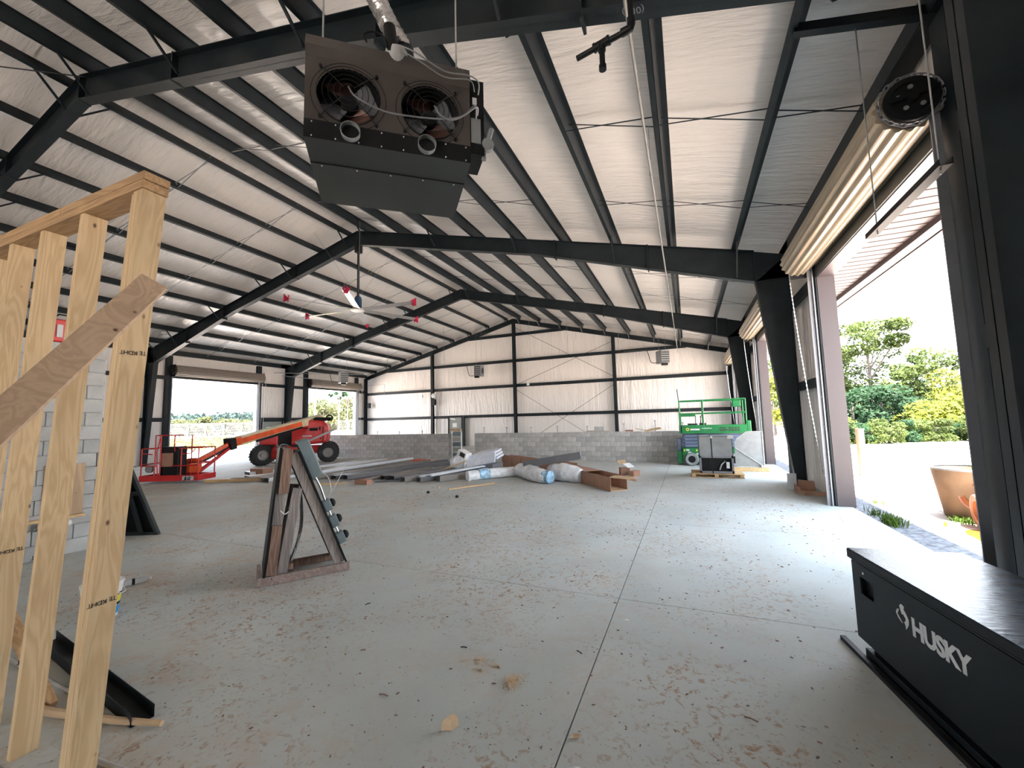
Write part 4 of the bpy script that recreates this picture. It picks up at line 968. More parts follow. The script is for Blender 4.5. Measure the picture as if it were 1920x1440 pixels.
# grade stamps, printed upside down
for st, x, zz in ((0, -2.488, 2.10), (0, -2.488, .88), (2, -3.112-.43+.001, 1.02), (1, -3.113, 1.04), (1, -3.113, .5)):
    text_mesh('KDHT', .030, 'grade_stamp', M['ink'], studs[min(st, 7)], SH(x+.0015, zz, .064), (0, -1, 0), (0, 0, -1), depth=.0003, spacing=.85)
    text_mesh('TE', .030, 'grade_stamp', M['ink'], studs[min(st, 7)], SH(x+.0015, zz+.004, .100), (0, -1, 0), (0, 0, -1), depth=.0003, spacing=.85)
bt = P3(289, 2.0, 530); bb = P3(-60, 1.40, 846); d = (bb-bt).normalized()
bn = (Vector((0, 0, 1.7))-(bt+bb)/2).normalized(); bul = bn.cross(d).normalized(); bul = bul if bul.z > 0 else -bul
MB().beam(bt, bb, .11, .038, up=bn+bul*.22).build('diagonal_brace', M['brace'], sw, bevel=.002)
MB().beam((-5.3, 1.36, 1.05), (-3.72, 1.36, .0), .038, .11, up=(0, 0, 1)).build('back_brace', M['stud_x'], sw, bevel=.002)
MB().beam((-5.0, 1.27, 1.5), (-4.6, 1.27, .05), .038, .10, up=(1, 0, 0)).build('back_brace', M['stud_x'], sw, bevel=.002)

# ---- low things behind and below the stud wall
def channel(p, q, w, h, name, mat, label, cat, t=.004, face=1):
    p, q = Vector(p), Vector(q); d = (q-p).normalized(); s_ = d.cross(Zu).normalized()
    mb = MB(); mb.prism([(-w/2, 0), (w/2, 0), (w/2, h), (w/2-t, h), (w/2-t, t), (-w/2+t, t), (-w/2+t, h), (-w/2, h)], p, s_, Zu, q-p)
    return tag(mb.build(name, mat, loc=p), label, cat)
channel((-3.03, 1.50, .003), (-4.9, 1.735, .003), .11, .07, 'steel_channel', M['toolbox'], 'black steel channel lying open side up behind the stud wall post', 'channel')
tag(MB().tube([(-3.6, 1.47, .014), (-5.1, 1.505, .014)], .012, 8).build('metal_rod', M['galv'], smooth=True), 'shiny metal rod on the floor at the left edge behind the studs', 'rod')
tag(MB().tube([(-3.05, 1.225, .014), (-2.4, 1.29, .014)], .014, 8).build('metal_rod', M['galv'], smooth=True), 'second shiny metal rod end on the floor at the foot of the stud wall post', 'rod')
tag(MB().tube([(-2.88, 1.52, .022), (-3.15, 1.43, .028), (-3.6, 1.33, .026), (-3.9, 1.28, .024)], .016, 8, .028).build('stick', M['card_in'], smooth=True), 'pale bare wooden stick on the floor beside the post foot', 'stick')
b0 = Vector((-5.05, 2.13, 0))
t = empty('bucket', b0, 'white plastic bucket with yellow and blue label, half hidden by the post', 'bucket')
MB().lathe([(0, .004), (.115, .004), (.145, .30), (.152, .30), (.152, .315), (.138, .315), (.11, .012), (0, .012)], b0, Zu, 32).build('pail', M['white'], t, smooth=True)
for z0, z1, mt in ((.03, .10, 'blue'), (.105, .13, 'black'), (.135, .19, 'yellow'), (.195, .215, 'black')):
    MB().lathe([(.1165+z0*.1, z0), (.1165+z1*.1, z1)], b0, Zu, 32).build('label_band', M[mt], t, smooth=True)
MB().tube([b0+Vector((math.cos(k/12*PI-.6)*.16, math.sin(k/12*PI-.6)*.16, .30-.10*math.sin(k/12*PI))) for k in range(13)], .004, 5).build('handle', M['white'], t)
c = Vector((-5.62, 2.72, .035)); dd = Vector((-.3, -.95, 0)).normalized(); dd = Vector((.05, .30, 0)).normalized()
dd = (Vector((-5.76, 2.80, 0))-Vector((-5.68, 2.66, 0))); dd = Vector((.25, .97, 0)).normalized()
t = empty('plastic_bottle', (-5.72, 2.70, 0), 'clear empty plastic drink bottle lying on the floor beyond the bucket', 'bottle')
o = Vector((-5.78, 2.58, .036)); ax = Vector((.35, .9, 0)).normalized()
MB().lathe([(0, 0), (.030, .003), (.034, .02), (.034, .13), (.030, .15), (.034, .17), (.028, .20), (.012, .235), (.012, .25), (0, .25)], o, ax, 18).build('body', M['clear'], t, smooth=True)
MB().lathe([(.0345, .10), (.0345, .125)], o, ax, 18).build('label_wrap', M['black'], t, smooth=True)
MB().lathe([(0, .25), (.014, .25), (.014, .268), (0, .268)], o, ax, 12).build('cap', M['white'], t)
tag(MB().tube([(-7.65, 2.0, .035), (-7.0, 2.13, .035)], .035, 12).build('white_tube', M['white'], smooth=True), 'white plastic tube on the floor at the foot of the block wall', 'tube')
# plywood board, ledge and pipe on the block wall
t = empty('wall_ledge', (-8.05, 2.5, .52), 'yellow timber ledge fixed low along the near block wall', 'ledge')
MB().box((-8.098, .2, .50), (-8.01, 3.14, .54)).build('ledge_board', M['lumber'], t)
tag(MB().box((-8.095, 2.72, .542), (-8.075, 3.13, 1.25)).build('plywood_board', M['ply'], bevel=.002), 'plywood board standing on the ledge against the near block wall', 'board')
tag(MB().lathe([(.045, 0), (.045, .3), (.036, .3), (.036, 0)], (-7.99, 2.98, .445), (-.05, -1, 0), 16).build('pipe_stub', M['white'], smooth=True), 'white pipe stub under the timber ledge', 'pipe')
# red hose reel on top of the block wall
t = empty('cord_reel', (-8.2, 2.82, 2.97), 'dark red equipment box on top of the near block wall, seen between the studs', 'reel')
MB().box((-8.29, 2.70, 2.975), (-8.12, 2.92, 3.30)).build('body', M['red'], t, bevel=.02)
MB().box((-8.11, 2.74, 3.04), (-8.10, 2.80, 3.22)).build('label_plate', M['offwhite'], t); MB().tube([(-8.2, 2.7, 3.3), (-8.2, 2.78, 3.38), (-8.2, 2.88, 3.38), (-8.2, 2.92, 3.3)], .012, 6).build('handle', M['black'], t)
tag(MB().tube([(-8.2, 3.02, 2.975), (-8.2, 3.03, 3.75)], .018, 8).build('upright_rod', M['galv']), 'thin pale rod standing up from the near block wall behind the studs', 'rod')
# leaning dark form panel
t = empty('form_panel', (-8.25, 3.95, 0), 'dark ribbed form panel leaning against the end of the near block wall', 'panel')
a = Vector((-8.62, 3.84, 0)); b = Vector((-8.08, 4.10, 0)); top = Vector((-8.34, 3.70, 1.17))
e = (b-a).normalized(); L = (b-a).length; up = (Vector((-8.40, 3.72, 1.17))-a); hgt = up.length; up.normalize(); up2 = (up-e*up.dot(e)).normalized(); nn = e.cross(up2)
poly = [(0, 0), (L, 0), (.22, 1.22), (.02, 1.22)]
MB().prism(poly, a+nn*.0, e, up2, -nn*.018).build('facing_sheet', M['black'], t)
for p, q in (((L, 0), (.22, 1.22)), ((0, 0), (.02, 1.22)), ((0, .03), (L, .03)), ((.34, 0), (.13, 1.2)), ((.02, .7), (.38, .7))):
    MB().beam(a+e*p[0]+up2*p[1]+nn*.03, a+e*q[0]+up2*q[1]+nn*.03, .05, .05, up=nn).build('rib', M['heater'], t)

# ---- temporary power stand (weathered timber A frame)
G1 = Vector((-4.30, 3.14, 0)); sv = Vector((.5727, .8198, 0)); nv = Vector((.8198, -.5727, 0)); bk = -nv
st = empty('power_stand', G1+sv*.4, 'weathered timber A frame stand carrying grey electrical boxes', 'power stand')
def SB(p, q, w, name, mat, off=0, th=.04, **k):
    """board in the frame plane between (s,z) points; w = width in plane"""
    a = G1+sv*p[0]+Zu*p[1]+bk*off; b = G1+sv*q[0]+Zu*q[1]+bk*off
    return MB().beam(a, b, w, th, up=bk).build(name, mat, st, bevel=.003, **k)
DP = .50
SB((0, .048), (.89, .048), .09, 'base_board', M['old_x'], 0); SB((.05, .048), (.85, .048), .09, 'base_board', M['old_brown'], DP)
MB().beam(G1-sv*.02+Zu*.05-bk*.02, G1-sv*.02+Zu*.05+bk*(DP+.02), .04, .10).build('base_board', M['old_x'], st, bevel=.003)
for off in (.045, DP-.045):
    SB((.085, .09), (.20, 1.46), .105, 'post', M['old'], off)
    SB((.19, .09), (.33, 1.00), .10, 'strut', M['old'], off+.002)
    SB((.79, .09), (.27, 1.40), .105, 'inclined_leg', M['old'], off)
SB((.185, .96), (.222, 1.45), .10, 'post_cleat', M['old_brown'], .004); SB((.085, .10), (.135, .62), .10, 'post_cleat', M['old_brown'], .004)
MB().beam(G1+sv*.02+Zu*.09+bk*DP/2, G1+sv*.15+Zu*1.47+bk*DP/2, .02, DP+.04, up=bk).build('back_sheet', M['black'], st)
MB().beam(G1+sv*.855+Zu*.10+bk*DP/2, G1+sv*.335+Zu*1.42+bk*DP/2, .016, DP+.02, up=bk).build('panel_board', M['black'], st)
MB().beam(G1+sv*.28+Zu*.14+bk*.05, G1+sv*.28+Zu*.14+bk*DP, .05, .06).build('cross_board', M['old_brown'], st)
# electrical boxes on the inclined face; local frame: along slope (down) and outwards
q0 = G1+sv*.335+Zu*1.42; q1 = G1+sv*.855+Zu*.10; dn = (q1-q0).normalized(); outw = (sv*math.cos(0)+Zu*0); outw = (outw-dn*outw.dot(dn)).normalized()
def EB(a, b, c0, c1, h, name, mat=None, par=st, base=.01):
    return MB().obox(q0, dn, bk, outw, (a, c0, base), (b, c1, base+h)).build(name, mat or M['grey_box'], par, bevel=.006)
EB(-.10, .36, .02, .34, .12, 'breaker_enclosure'); EB(-.09, .35, .03, .33, .128, 'enclosure_cover')
for i, (a, b) in enumerate(((.66, .79), (.86, 1.0), (1.08, 1.21))):
    bx = EB(a, b, .03, .15, .085, 'receptacle_box'); c = q0+dn*(a+b)/2+bk*.10+outw*.10
    MB().lathe([(0, 0), (.05, 0), (.052, .02), (.03, .045), (0, .05)], c, outw, 16).build('weather_cover', M['black'], bx, smooth=True)
for a0, c0 in ((.34, .06), (.34, .10), (.34, .15)): cable([q0+dn*a0+bk*c0+outw*.05, q0+dn*(a0+.15)+bk*c0+outw*.06, q0+dn*(a0+.33)+bk*(c0*.6+.03)+outw*.05], .009, 'conduit', M['galv'], st)
cable([q0+dn*.79+bk*.09+outw*.05, q0+dn*.87+bk*.09+outw*.05], .009, 'conduit', M['galv'], st); cable([q0+dn*1.0+bk*.09+outw*.05, q0+dn*1.09+bk*.09+outw*.05], .009, 'conduit', M['galv'], st)
cable([G1+sv*.27+Zu*.12+bk*.2, G1+sv*.35+Zu*.35+bk*.2, G1+sv*.39+Zu*.60+bk*.2, G1+sv*.37+Zu*.95+bk*.2], .019, 'bent_conduit', M['galv'], st)
cable([q0+dn*.33+bk*.04+outw*.13, q0+dn*.42+bk*.02+outw*.17, q0+dn*.55+bk*0+outw*.15, q0+dn*.65+bk*.02+outw*.10], .004, 'wire', M['offwhite'], st)
cable([q0+dn*.62+bk*.0+outw*.10, q0+dn*.50+bk*.0+outw*.25, q0+dn*.36+bk*.05+outw*.42], .003, 'wire', M['offwhite'], st)
cable([G1+sv*.16+Zu*.78-bk*.02, G1+sv*.2+Zu*.74-bk*.03, G1+sv*.24+Zu*.76-bk*.02], .006, 'rope', M['white'], st)
cable([G1+sv*.10+Zu*1.44+bk*.1, G1+sv*.17+Zu*1.50+bk*.1, G1+sv*.28+Zu*1.47+bk*.12, G1+sv*.34+Zu*1.50+bk*.2], .008, 'cable_loop', M['grey_box'], st)
MB().beam(G1+sv*.30+Zu*1.46+bk*.2, G1+sv*.75+Zu*1.66+bk*.2, .05, .02).build('top_arm', M['galv_dull'], st)

# ---- tool chest, right foreground
TA = Vector((1.015, 3.825, 0)); ex = Vector((math.cos(math.radians(8.1)), math.sin(math.radians(8.1)), 0)); ey = Vector((ex.y, -ex.x, 0)); TL, TD, TH = 1.53, .68, .72
tb = empty('tool_chest', TA+ex*.3+ey*.7, 'black steel jobsite tool chest with pale lettering in the right foreground', 'tool chest')
def TB(x0, x1, y0, y1, z0, z1, name, mat, par=tb, **k): return MB().obox(TA, ex, ey, Zu, (x0, y0, z0), (x1, y1, z1)).build(name, mat, par, **k)
mb = MB()
# front panel with a real handle opening, recessed top corner and stepped foot
def face(poly, x, th): mb.prism(poly, TA+ex*x, ey, Zu, ex*th)
face([(.03, .12), (.127, .12), (.127, .645), (.03, .645)], .012, .012); face([(.127, .12), (.127, .445), (.28, .445), (.28, .12)], .012, .012); face([(.127, .56), (.28, .56), (.28, .645), (.127, .645)], .012, .012); face([(.28, .12), (TL-.28, .12), (TL-.28, .645), (.28, .645)], .012, .012)
face([(TL-.28, .12), (TL-.02, .12), (TL-.02, .645), (TL-.28, .645)], .012, .012)
mb.build('front_panel', M['toolbox'], tb)
MB().obox(TA, ex, ey, Zu, (.05, .127, .44), (.06, .28, .565)).build('handle_pocket', M['black'], tb)
TB(.025, TD-.01, .02, .035, .12, .66, 'end_panel', M['toolbox']); TB(.025, TD-.01, TL-.03, TL-.015, .12, .66, 'end_panel', M['toolbox']); TB(TD-.02, TD-.008, .02, TL-.02, .12, .66, 'back_panel', M['toolbox']); TB(.025, TD-.01, .03, TL-.02, .11, .125, 'floor_panel', M['toolbox'])
TB(.07, .61, .10, TL-.10, .06, .11, 'base_frame', M['black']); TB(.03, .10, .07, TL-.04, .0, .06, 'skid', M['toolbox'], bevel=.004); TB(.56, .63, .07, TL-.04, .0, .06, 'skid', M['toolbox'], bevel=.004)
lid_mat = pm('scuffed_skylit_lid_steel', (.05, .075, .115), .27, 0, .6, 4, .10, 14, stretch=(1, 3, 1), spec=.28)  # scuffed black lid, bluish sky reflection put into its base colour
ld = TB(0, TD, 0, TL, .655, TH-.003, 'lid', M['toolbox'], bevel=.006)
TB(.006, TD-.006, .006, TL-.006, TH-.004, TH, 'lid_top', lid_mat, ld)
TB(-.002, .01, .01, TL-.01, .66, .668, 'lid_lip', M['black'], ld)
inst(BOLT, 'rivet', tb, TA+ex*.008+ey*.19+Zu*.60, (0, PI/2, 0), (.7, .7, .7))
text_mesh('HUSKY', .137, 'lettering', M['offwhite'], tb, TA+ex*.0105+ey*.655+Zu*.425, ey, Zu, bold=.006, depth=.0006, spacing=.95)['label'] = 'pale grey maker lettering'
dog = [(.555, .545), (.575, .56), (.60, .552), (.592, .535), (.61, .52), (.632, .49), (.628, .462), (.612, .44), (.600, .425), (.596, .45), (.585, .462), (.60, .47), (.605, .487), (.585, .505), (.572, .50), (.560, .525)]
MB().prism(dog, TA+ex*.0105, ey, Zu, ex*.0008).prism([(.515, .49), (.53, .515), (.548, .52), (.54, .505), (.530, .488), (.55, .47), (.575, .45), (.565, .448), (.535, .465)], TA+ex*.0105, ey, Zu, ex*.0008).build('dog_emblem', M['offwhite'], tb)
tag(MB().beam((.985, 3.98, .014), (1.40, .95, .014), .035, .028).build('floor_rail', M['black']), 'thin dark rail lying on the floor along the foot of the tool chest', 'rail')

# ---- red boom lift
BA = Vector((-17.7, 12.75, 0)); wv = Vector((.694, .72, 0)); wu = Vector((-.72, .694, 0))
bl = empty('boom_lift', (-17.3, 14.4, 0), 'red articulating boom lift parked on the left with its basket lowered to the floor', 'boom lift')
def wheel(c, ax, nm='wheel'):
    ax = Vector(ax).normalized()
    w_ = MB().lathe([(.24, -.17), (.40, -.18), (.455, -.14), (.46, -.05), (.46, .05), (.455, .14), (.40, .18), (.24, .17)], c, ax, 30).build(nm, M['rubber'], bl, smooth=True)
    a = ax.orthogonal().normalized(); b = ax.cross(a); mb = MB()
    for k in range(22):
        t = 2*PI*k/22; e = a*math.cos(t)+b*math.sin(t); g = -a*math.sin(t)+b*math.cos(t)
        mb.beam(c+e*.465+ax*.0, c+e*.452+ax*.17+g*.06, .05, .035, up=e); mb.beam(c+e*.465, c+e*.452-ax*.17+g*.06, .05, .035, up=e)
    mb.build('tread', M['rubber'], w_)
    MB().lathe([(.245, -.16), (.235, -.1), (.20, -.06), (.08, -.05), (.08, -.12), (0, -.12)], c, ax, 24).lathe([(.245, .16), (.235, .1), (.20, .06), (.08, .05), (.08, .12), (0, .12)], c, ax, 24).build('rim', M['rim'], w_, smooth=True)
zc = Vector((0, 0, .455))
wheel(BA+zc, (wu*.75-wv*.5)); wheel(BA+wu*1.75+zc, (wu*.75-wv*.5)); wheel(BA+wv*2.74+zc, -wu); wheel(BA+wv*2.74+wu*1.75+zc, -wu)
MB().obox(BA, wv, wu, Zu, (.75, .35, .42), (2.5, 1.4, .80)).build('chassis', M['red'], bl, bevel=.03)
MB().obox(BA, wv, wu, Zu, (2.45, .1, .36), (2.95, 1.65, .62)).build('rear_axle', M['red'], bl, bevel=.02)
MB().obox(BA, wv, wu, Zu, (-.05, .2, .40), (.22, 1.55, .60)).build('front_axle', M['red'], bl, bevel=.02)
for s_ in (.34, .70):
    MB().prism([(.16, .28), (.42, .28), (.52, .45), (.42, .78), (.30, .86), (.18, .70), (.12, .5)], BA+wu*(-.02)+wv*(s_-.05), (wv*.75-wu*.65).normalized(), Zu, (wv*.65+wu*.75)*.05).build('steer_yoke', M['red'], bl)
TC = BA+wv*1.45+wu*.9
MB().lathe([(0, .78), (.45, .78), (.45, .95), (0, .95)], TC, Zu, 24).build('turntable_ring', M['black'], bl)
Kn = P3(432, 15.2, 831); Tl = P3(602, 20.7, 783); bd = (Kn-Tl); bdh = Vector((bd.x, bd.y, 0)).normalized(); bs = Vector((bdh.y, -bdh.x, 0)) # bs: to the machine's right (+X side)
if bs.x < 0: bs = -bs
# hood (rounded engine cover) on the +X side
hood = [(-.95, .92), (-1.02, 1.45), (-.95, 1.78), (-.70, 1.97), (.30, 2.02), (.85, 1.92), (1.15, 1.55), (1.22, 1.1), (1.2, .86), (.4, .82), (-.4, .86)]
HO = Vector((-16.95, 14.5, 0)); hx = Vector((.80, .60, 0)).normalized(); hy = Vector((-.60, .80, 0))
hd = MB().prism([(-x, z) for x, z in hood], HO-hy*.45, hx, Zu, hy*.85).build('engine_hood', M['red'], bl, bevel=.10)
def HP(x0, x1, z0, z1, name, mat): return MB().obox(HO-hy*.455, hx, -hy, Zu, (x0, 0, z0), (x1, .012, z1)).build(name, mat, hd)
HP(.20, .56, 1.48, 1.62, 'badge', M['black']); HP(-.45, .15, 1.60, 1.64, 'vent_slot', M['black']); HP(.62, .68, 1.5, 1.68, 'vent_slot', M['black']); HP(.78, .81, .9, 1.7, 'cover_seam', M['black']); HP(.30, .38, 1.05, 1.14, 'latch', M['black']); HP(.66, .74, 1.08, 1.14, 'latch', M['black']); HP(-.1, .30, 1.22, 1.27, 'badge', M['offwhite'])
MB().obox(TC, hx, hy, Zu, (-1.55, -.75, .88), (-.75, .2, 1.36)).build('front_cover', M['red'], bl, bevel=.06)
MB().obox(TC, hx, hy, Zu, (-.75, -.7, .82), (-.2, .3, 1.45)).build('turntable_frame', M['black'], bl)
MB().obox(HO, hx, hy, Zu, (.35, -.3, 1.95), (1.1, .3, 2.12)).build('rear_bracket', M['black'], bl, bevel=.05)
MB().lathe([(.10, 0), (.16, 0), (.16, .10), (.10, .10)], HO+hx*1.05-hy*.3+Zu*2.08, -hy, 20).build('hose_drum', M['black'], bl, smooth=True)
# main boom
bdir = (Kn-Tl).normalized(); bup = (Zu-bdir*bdir.z).normalized()
bm_o = MB().beam(Tl, Tl.lerp(Kn, .93), .26, .34).build('main_boom', M['cream'], bl, bevel=.015)
MB().beam(Tl.lerp(Kn, .30)+bs*.135, Tl.lerp(Kn, .93)+bs*.135, .012, .20).build('boom_stripe', M['orange'], bm_o)
MB().beam(Tl.lerp(Kn, .30)+bs*.16-Zu*.17, Tl.lerp(Kn, .80)+bs*.16-Zu*.17, .05, .09).build('hose_track', M['black'], bm_o)
MB().beam(Tl.lerp(Kn, .86), Kn, .24, .30).build('boom_nose', M['orange'], bl, bevel=.02)
text_mesh('LIFT', .26, 'lettering', M['ink'], bm_o, Tl.lerp(Kn, .18)+bs*.14+bup*-.10, -bdir, bup, bold=.012, depth=.002)
MB().obox(Kn, bdir, bs, bup, (-.12, -.17, -.24), (.14, .17, .20)).build('knuckle_joint', M['black'], bl, bevel=.03)
# basket
KB = Vector((-16.13, 7.54, .10)); kx_ = Vector((.914, .405, 0)); ky_ = Vector((-.405, .914, 0)); BW, BDp = 1.86, .78
jb = KB+kx_*1.0+ky_*(BDp+.12)
j0 = Kn-Zu*.02; j1 = jb+Zu*.42; j2 = Kn+bdir*.02-Zu*.14; j3 = jb+kx_*.15+Zu*.14
MB().beam(j0, j1, .13, .17).build('jib', M['orange'], bl, bevel=.01); MB().beam(j2+bs*.05, j3+bs*.05, .09, .09).build('jib_link', M['red'], bl)
MB().tube([j0.lerp(j1, .2)-Zu*.14, j0.lerp(j1, .75)-Zu*.10], .035, 10).build('jib_cylinder', M['galv_dull'], bl)
MB().beam(j0.lerp(j1, .02)-Zu*.07, j0.lerp(j1, .9)-Zu*.07, .14, .05).build('jib_hoses', M['black'], bl)
MB().obox(KB, kx_, ky_, Zu, (.85, BDp, .0), (1.25, BDp+.22, .62)).build('rotator', M['orange'], bl, bevel=.04)
bk_ = MB(); 
bk_.obox(KB, kx_, ky_, Zu, (0, 0, -.02), (BW, BDp, .02))
bsk = bk_.build('basket_floor', M['black'], bl)
MB().obox(KB, kx_, ky_, Zu, (0, -.01, -.03), (BW, .02, .15)).obox(KB, kx_, ky_, Zu, (0, BDp-.02, -.03), (BW, BDp+.01, .15)).obox(KB, kx_, ky_, Zu, (-.01, 0, -.03), (.02, BDp, .15)).obox(KB, kx_, ky_, Zu, (BW-.02, 0, -.03), (BW+.01, BDp, .15)).build('toe_board', M['red'], bsk)
text_mesh('JLG', .13, 'lettering', M['ink'], bsk, KB+kx_*1.42-ky_*.012+Zu*.0, kx_, Zu, bold=.008, depth=.001, shear=.25)
MB().obox(KB, kx_, ky_, Zu, (1.36, -.0105, -.015), (1.72, -.0100, .12)).build('logo_patch', M['offwhite'], bsk)
def K(x, y, z): return KB+kx_*x+ky_*y+Zu*z
rails = MB()
for x, y, h in ((.03, .02, 1.0), (.45, .02, 1.42), (1.28, .02, 1.0), (BW-.03, .02, 1.0), (.03, BDp-.02, 1.0), (BW-.03, BDp-.02, 1.0), (.62, .02, 1.42), (1.05, BDp-.02, 1.40)): MB().tube([K(x, y, 0), K(x, y, h)], .019, 8).build('basket_post', M['red'], bsk)
for pts in ([K(.03, .02, 1.0), K(.55, .02, 1.0)], [K(.45, .02, 1.42), K(1.32, .02, 1.42)], [K(1.2, .02, 1.0), K(BW-.03, .02, 1.0)], [K(BW-.03, .02, 1.0), K(BW-.03, BDp-.02, 1.0), K(.03, BDp-.02, 1.0), K(.03, .02, 1.0)], [K(.03, .02, .45), K(.5, .02, .45)], [K(1.0, .02, .45), K(BW-.03, .02, .45)], [K(BW-.03, .02, .5), K(BW-.03, BDp-.02, .5), K(.03, BDp-.02, .5), K(.03, .02, .5)], [K(1.28, .03, .82), K(1.55, .03, .82), K(1.70, .03, .95)], [K(.07, .03, .85), K(.35, .03, .82)], [K(.62, .02, 1.42), K(.5, .02, .9), K(.55, .02, .1)], [K(1.05, .02, 1.42), K(.98, .1, 1.1), K(1.05, .05, .9)]):
    MB().tube(pts, .017, 8).build('basket_rail', M['red'], bsk)
MB().obox(KB, kx_, ky_, Zu, (.55, .08, .0), (1.15, .45, 1.05)).build('control_console', M['black'], bl, bevel=.03)
MB().obox(KB, kx_, ky_, Zu, (.62, .06, .42), (.98, .08, .85)).build('manual_panel', M['card'], bl)
MB().obox(KB, kx_, ky_, Zu, (1.52, .04, .22), (1.82, .12, .50)).build('manual_box', M['orange'], bl, bevel=.02)
MB().lathe([(0, 0), (.12, 0), (.12, .06), (0, .06)], K(.2, .1, .35), ky_, 16).build('hose_reel', M['galv_dull'], bl)

# ---- green scissor lift
sc = empty('scissor_lift', (.75, 16.2, 0), 'green scissor lift with its platform lowered, beside the far right columns', 'scissor lift')
X0, X1, Y0, Y1 = -.30, 1.85, 15.95, 16.75
mb = MB().box((X0+.05, Y0+.05, .18), (X1-.1, Y1-.05, .62)); base = mb.build('chassis', M['green'], sc, bevel=.03)
for x in (X0+.35, X1-.45):
    for y, s_ in ((Y0+.02, -1), (Y1-.02, 1)):
        w_ = MB().lathe([(.12, -.06), (.20, -.07), (.225, -.04), (.225, .04), (.2, .07), (.12, .06)], (x, y, .225), (0, s_, 0), 26).build('wheel', M['galv_dull'], sc, smooth=True); MB().lathe([(0, .05), (.13, .03), (.14, .062)], (x, y, .225), (0, s_, 0), 20).build('hub', M['black'], w_, smooth=True)
MB().box((X0-.12, Y0+.1, .06), (X0+.06, Y1-.1, .50)).build('ladder_bumper', M['green'], sc, bevel=.02)
MB().box((X0-.10, Y0+.15, .5), (X0+.03, Y1-.15, .95)).build('step', M['bluegrey'], sc, bevel=.02)
for k in range(4):
    z = .64+k*.115
    MB().box((X0+.08, Y0+.08, z), (X1-.2, Y0+.14, z+.10)).box((X0+.08, Y1-.14, z), (X1-.2, Y1-.08, z+.10)).build('scissor_arm', M['bluegrey'], sc, bevel=.01)
    for x in (X0+.14, X0+.62, X0+1.3): MB().lathe([(0, 0), (.025, 0), (.025, .03), (0, .03)], (x, Y0+.08, z+.05), (0, -1, 0), 10).build('pivot_pin', M['black'], sc)
pf = MB().box((X0, Y0, 1.12), (X1, Y1, 1.16)).box((X0, Y0-.01, 1.12), (X1, Y0+.015, 1.42)).box((X0, Y1-.015, 1.12), (X1, Y1+.01, 1.32)).box((X0-.01, Y0, 1.12), (X0+.015, Y1, 1.42)).box((X1-.015, Y0, 1.12), (X1+.01, Y1, 1.42)).build('platform', M['green'], sc, bevel=.008)
MB().box((X1-.02, Y0-.02, 1.10), (X1+.10, Y0+.2, 1.55)).build('platform_end', M['green'], sc, bevel=.02)
text_mesh('GS-3232', .175, 'lettering', M['ink'], pf, (.98, Y0-.0115, 1.205), (1, 0, 0), (0, 0, 1), bold=.007, depth=.001, spacing=1.02)
MB().lathe([(.03, 0), (.055, 0), (.055, .002), (.03, .002)], (X0+.27, Y0-.012, 1.27), (0, -1, 0), 14).build('round_logo', M['yellow'], pf)
MB().box((X0+.36, Y0-.0125, 1.235), (X0+.66, Y0-.0105, 1.29)).build('logo_bar', M['offwhite'], pf); MB().box((X0+.72, Y0-.0125, 1.29), (X0+1.05, Y0-.0105, 1.31)).build('logo_bar', M['offwhite'], pf)
for x, z, c0 in ((X0+.1, .50, 'yellow'), (X0+.18, .51, 'offwhite'), (X0+.50, .50, 'yellow'), (X0+.24, .42, 'offwhite'), (X0+.51, .38, 'offwhite')):
    MB().box((x, Y0+.045, z), (x+(.05 if c0 == 'yellow' else .11), Y0+.049, z+.06)).build('decal', M[c0], base)
def grail(pts, nm='guard_rail', r=.02): MB().tube(pts, r, 8).build(nm, M['green'], pf)
for x in (X0+.03, X0+.80, X1-.03):
    grail([(x, Y0+.01, 1.16), (x, Y0+.01, 2.30 if x > X0+.1 else 2.28)], 'rail_post', .024); grail([(x, Y1-.01, 1.16), (x, Y1-.01, 2.28)], 'rail_post', .024)
for z in (1.82, 2.28):
    grail([(X0+.03, Y0+.01, z), (X1-.03, Y0+.01, z+.02)]); grail([(X1-.03, Y0+.01, z), (X1-.03, Y1-.01, z)]); grail([(X0+.03, Y1-.01, z), (X1-.03, Y1-.01, z)])
grail([(X0+.03, Y0+.01, 1.82), (X0+.03, Y1-.01, 1.82)])
MB().box((X0+.0, Y0-.01, 1.16), (X0+.08, Y0+.03, 1.86)).box((X0+.0, Y0, 1.72), (X0+.55, Y0+.03, 1.80)).build('gate_frame', M['green'], pf)
MB().tube([(X0+.55, Y0+.05, 1.75), (X0+.54, Y0+.05, 1.42)], .014, 6).tube([(X0+.83, Y0+.1, 1.82), (X0+.72, Y0+.1, 1.72), (X0+.70, Y0+.1, 1.46)], .014, 6).build('control_cable', M['black'], pf)
MB().box((X0+.28, Y0+.06, 1.42), (X0+.60, Y0+.16, 1.47)).box((X0+.66, Y0+.06, 1.42), (X0+.88, Y0+.16, 1.48)).build('control_tray', M['black'], pf)
MB().box((X1-.42, Y0+.1, 2.02), (X1-.15, Y0+.35, 2.26)).build('control_box', M['green'], pf, bevel=.03)
MB().tube([(X0+.03, Y0+.02, 2.2), (X0-.01, Y0+.02, 2.72)], .014, 6).build('antenna_rod', M['black'], pf)

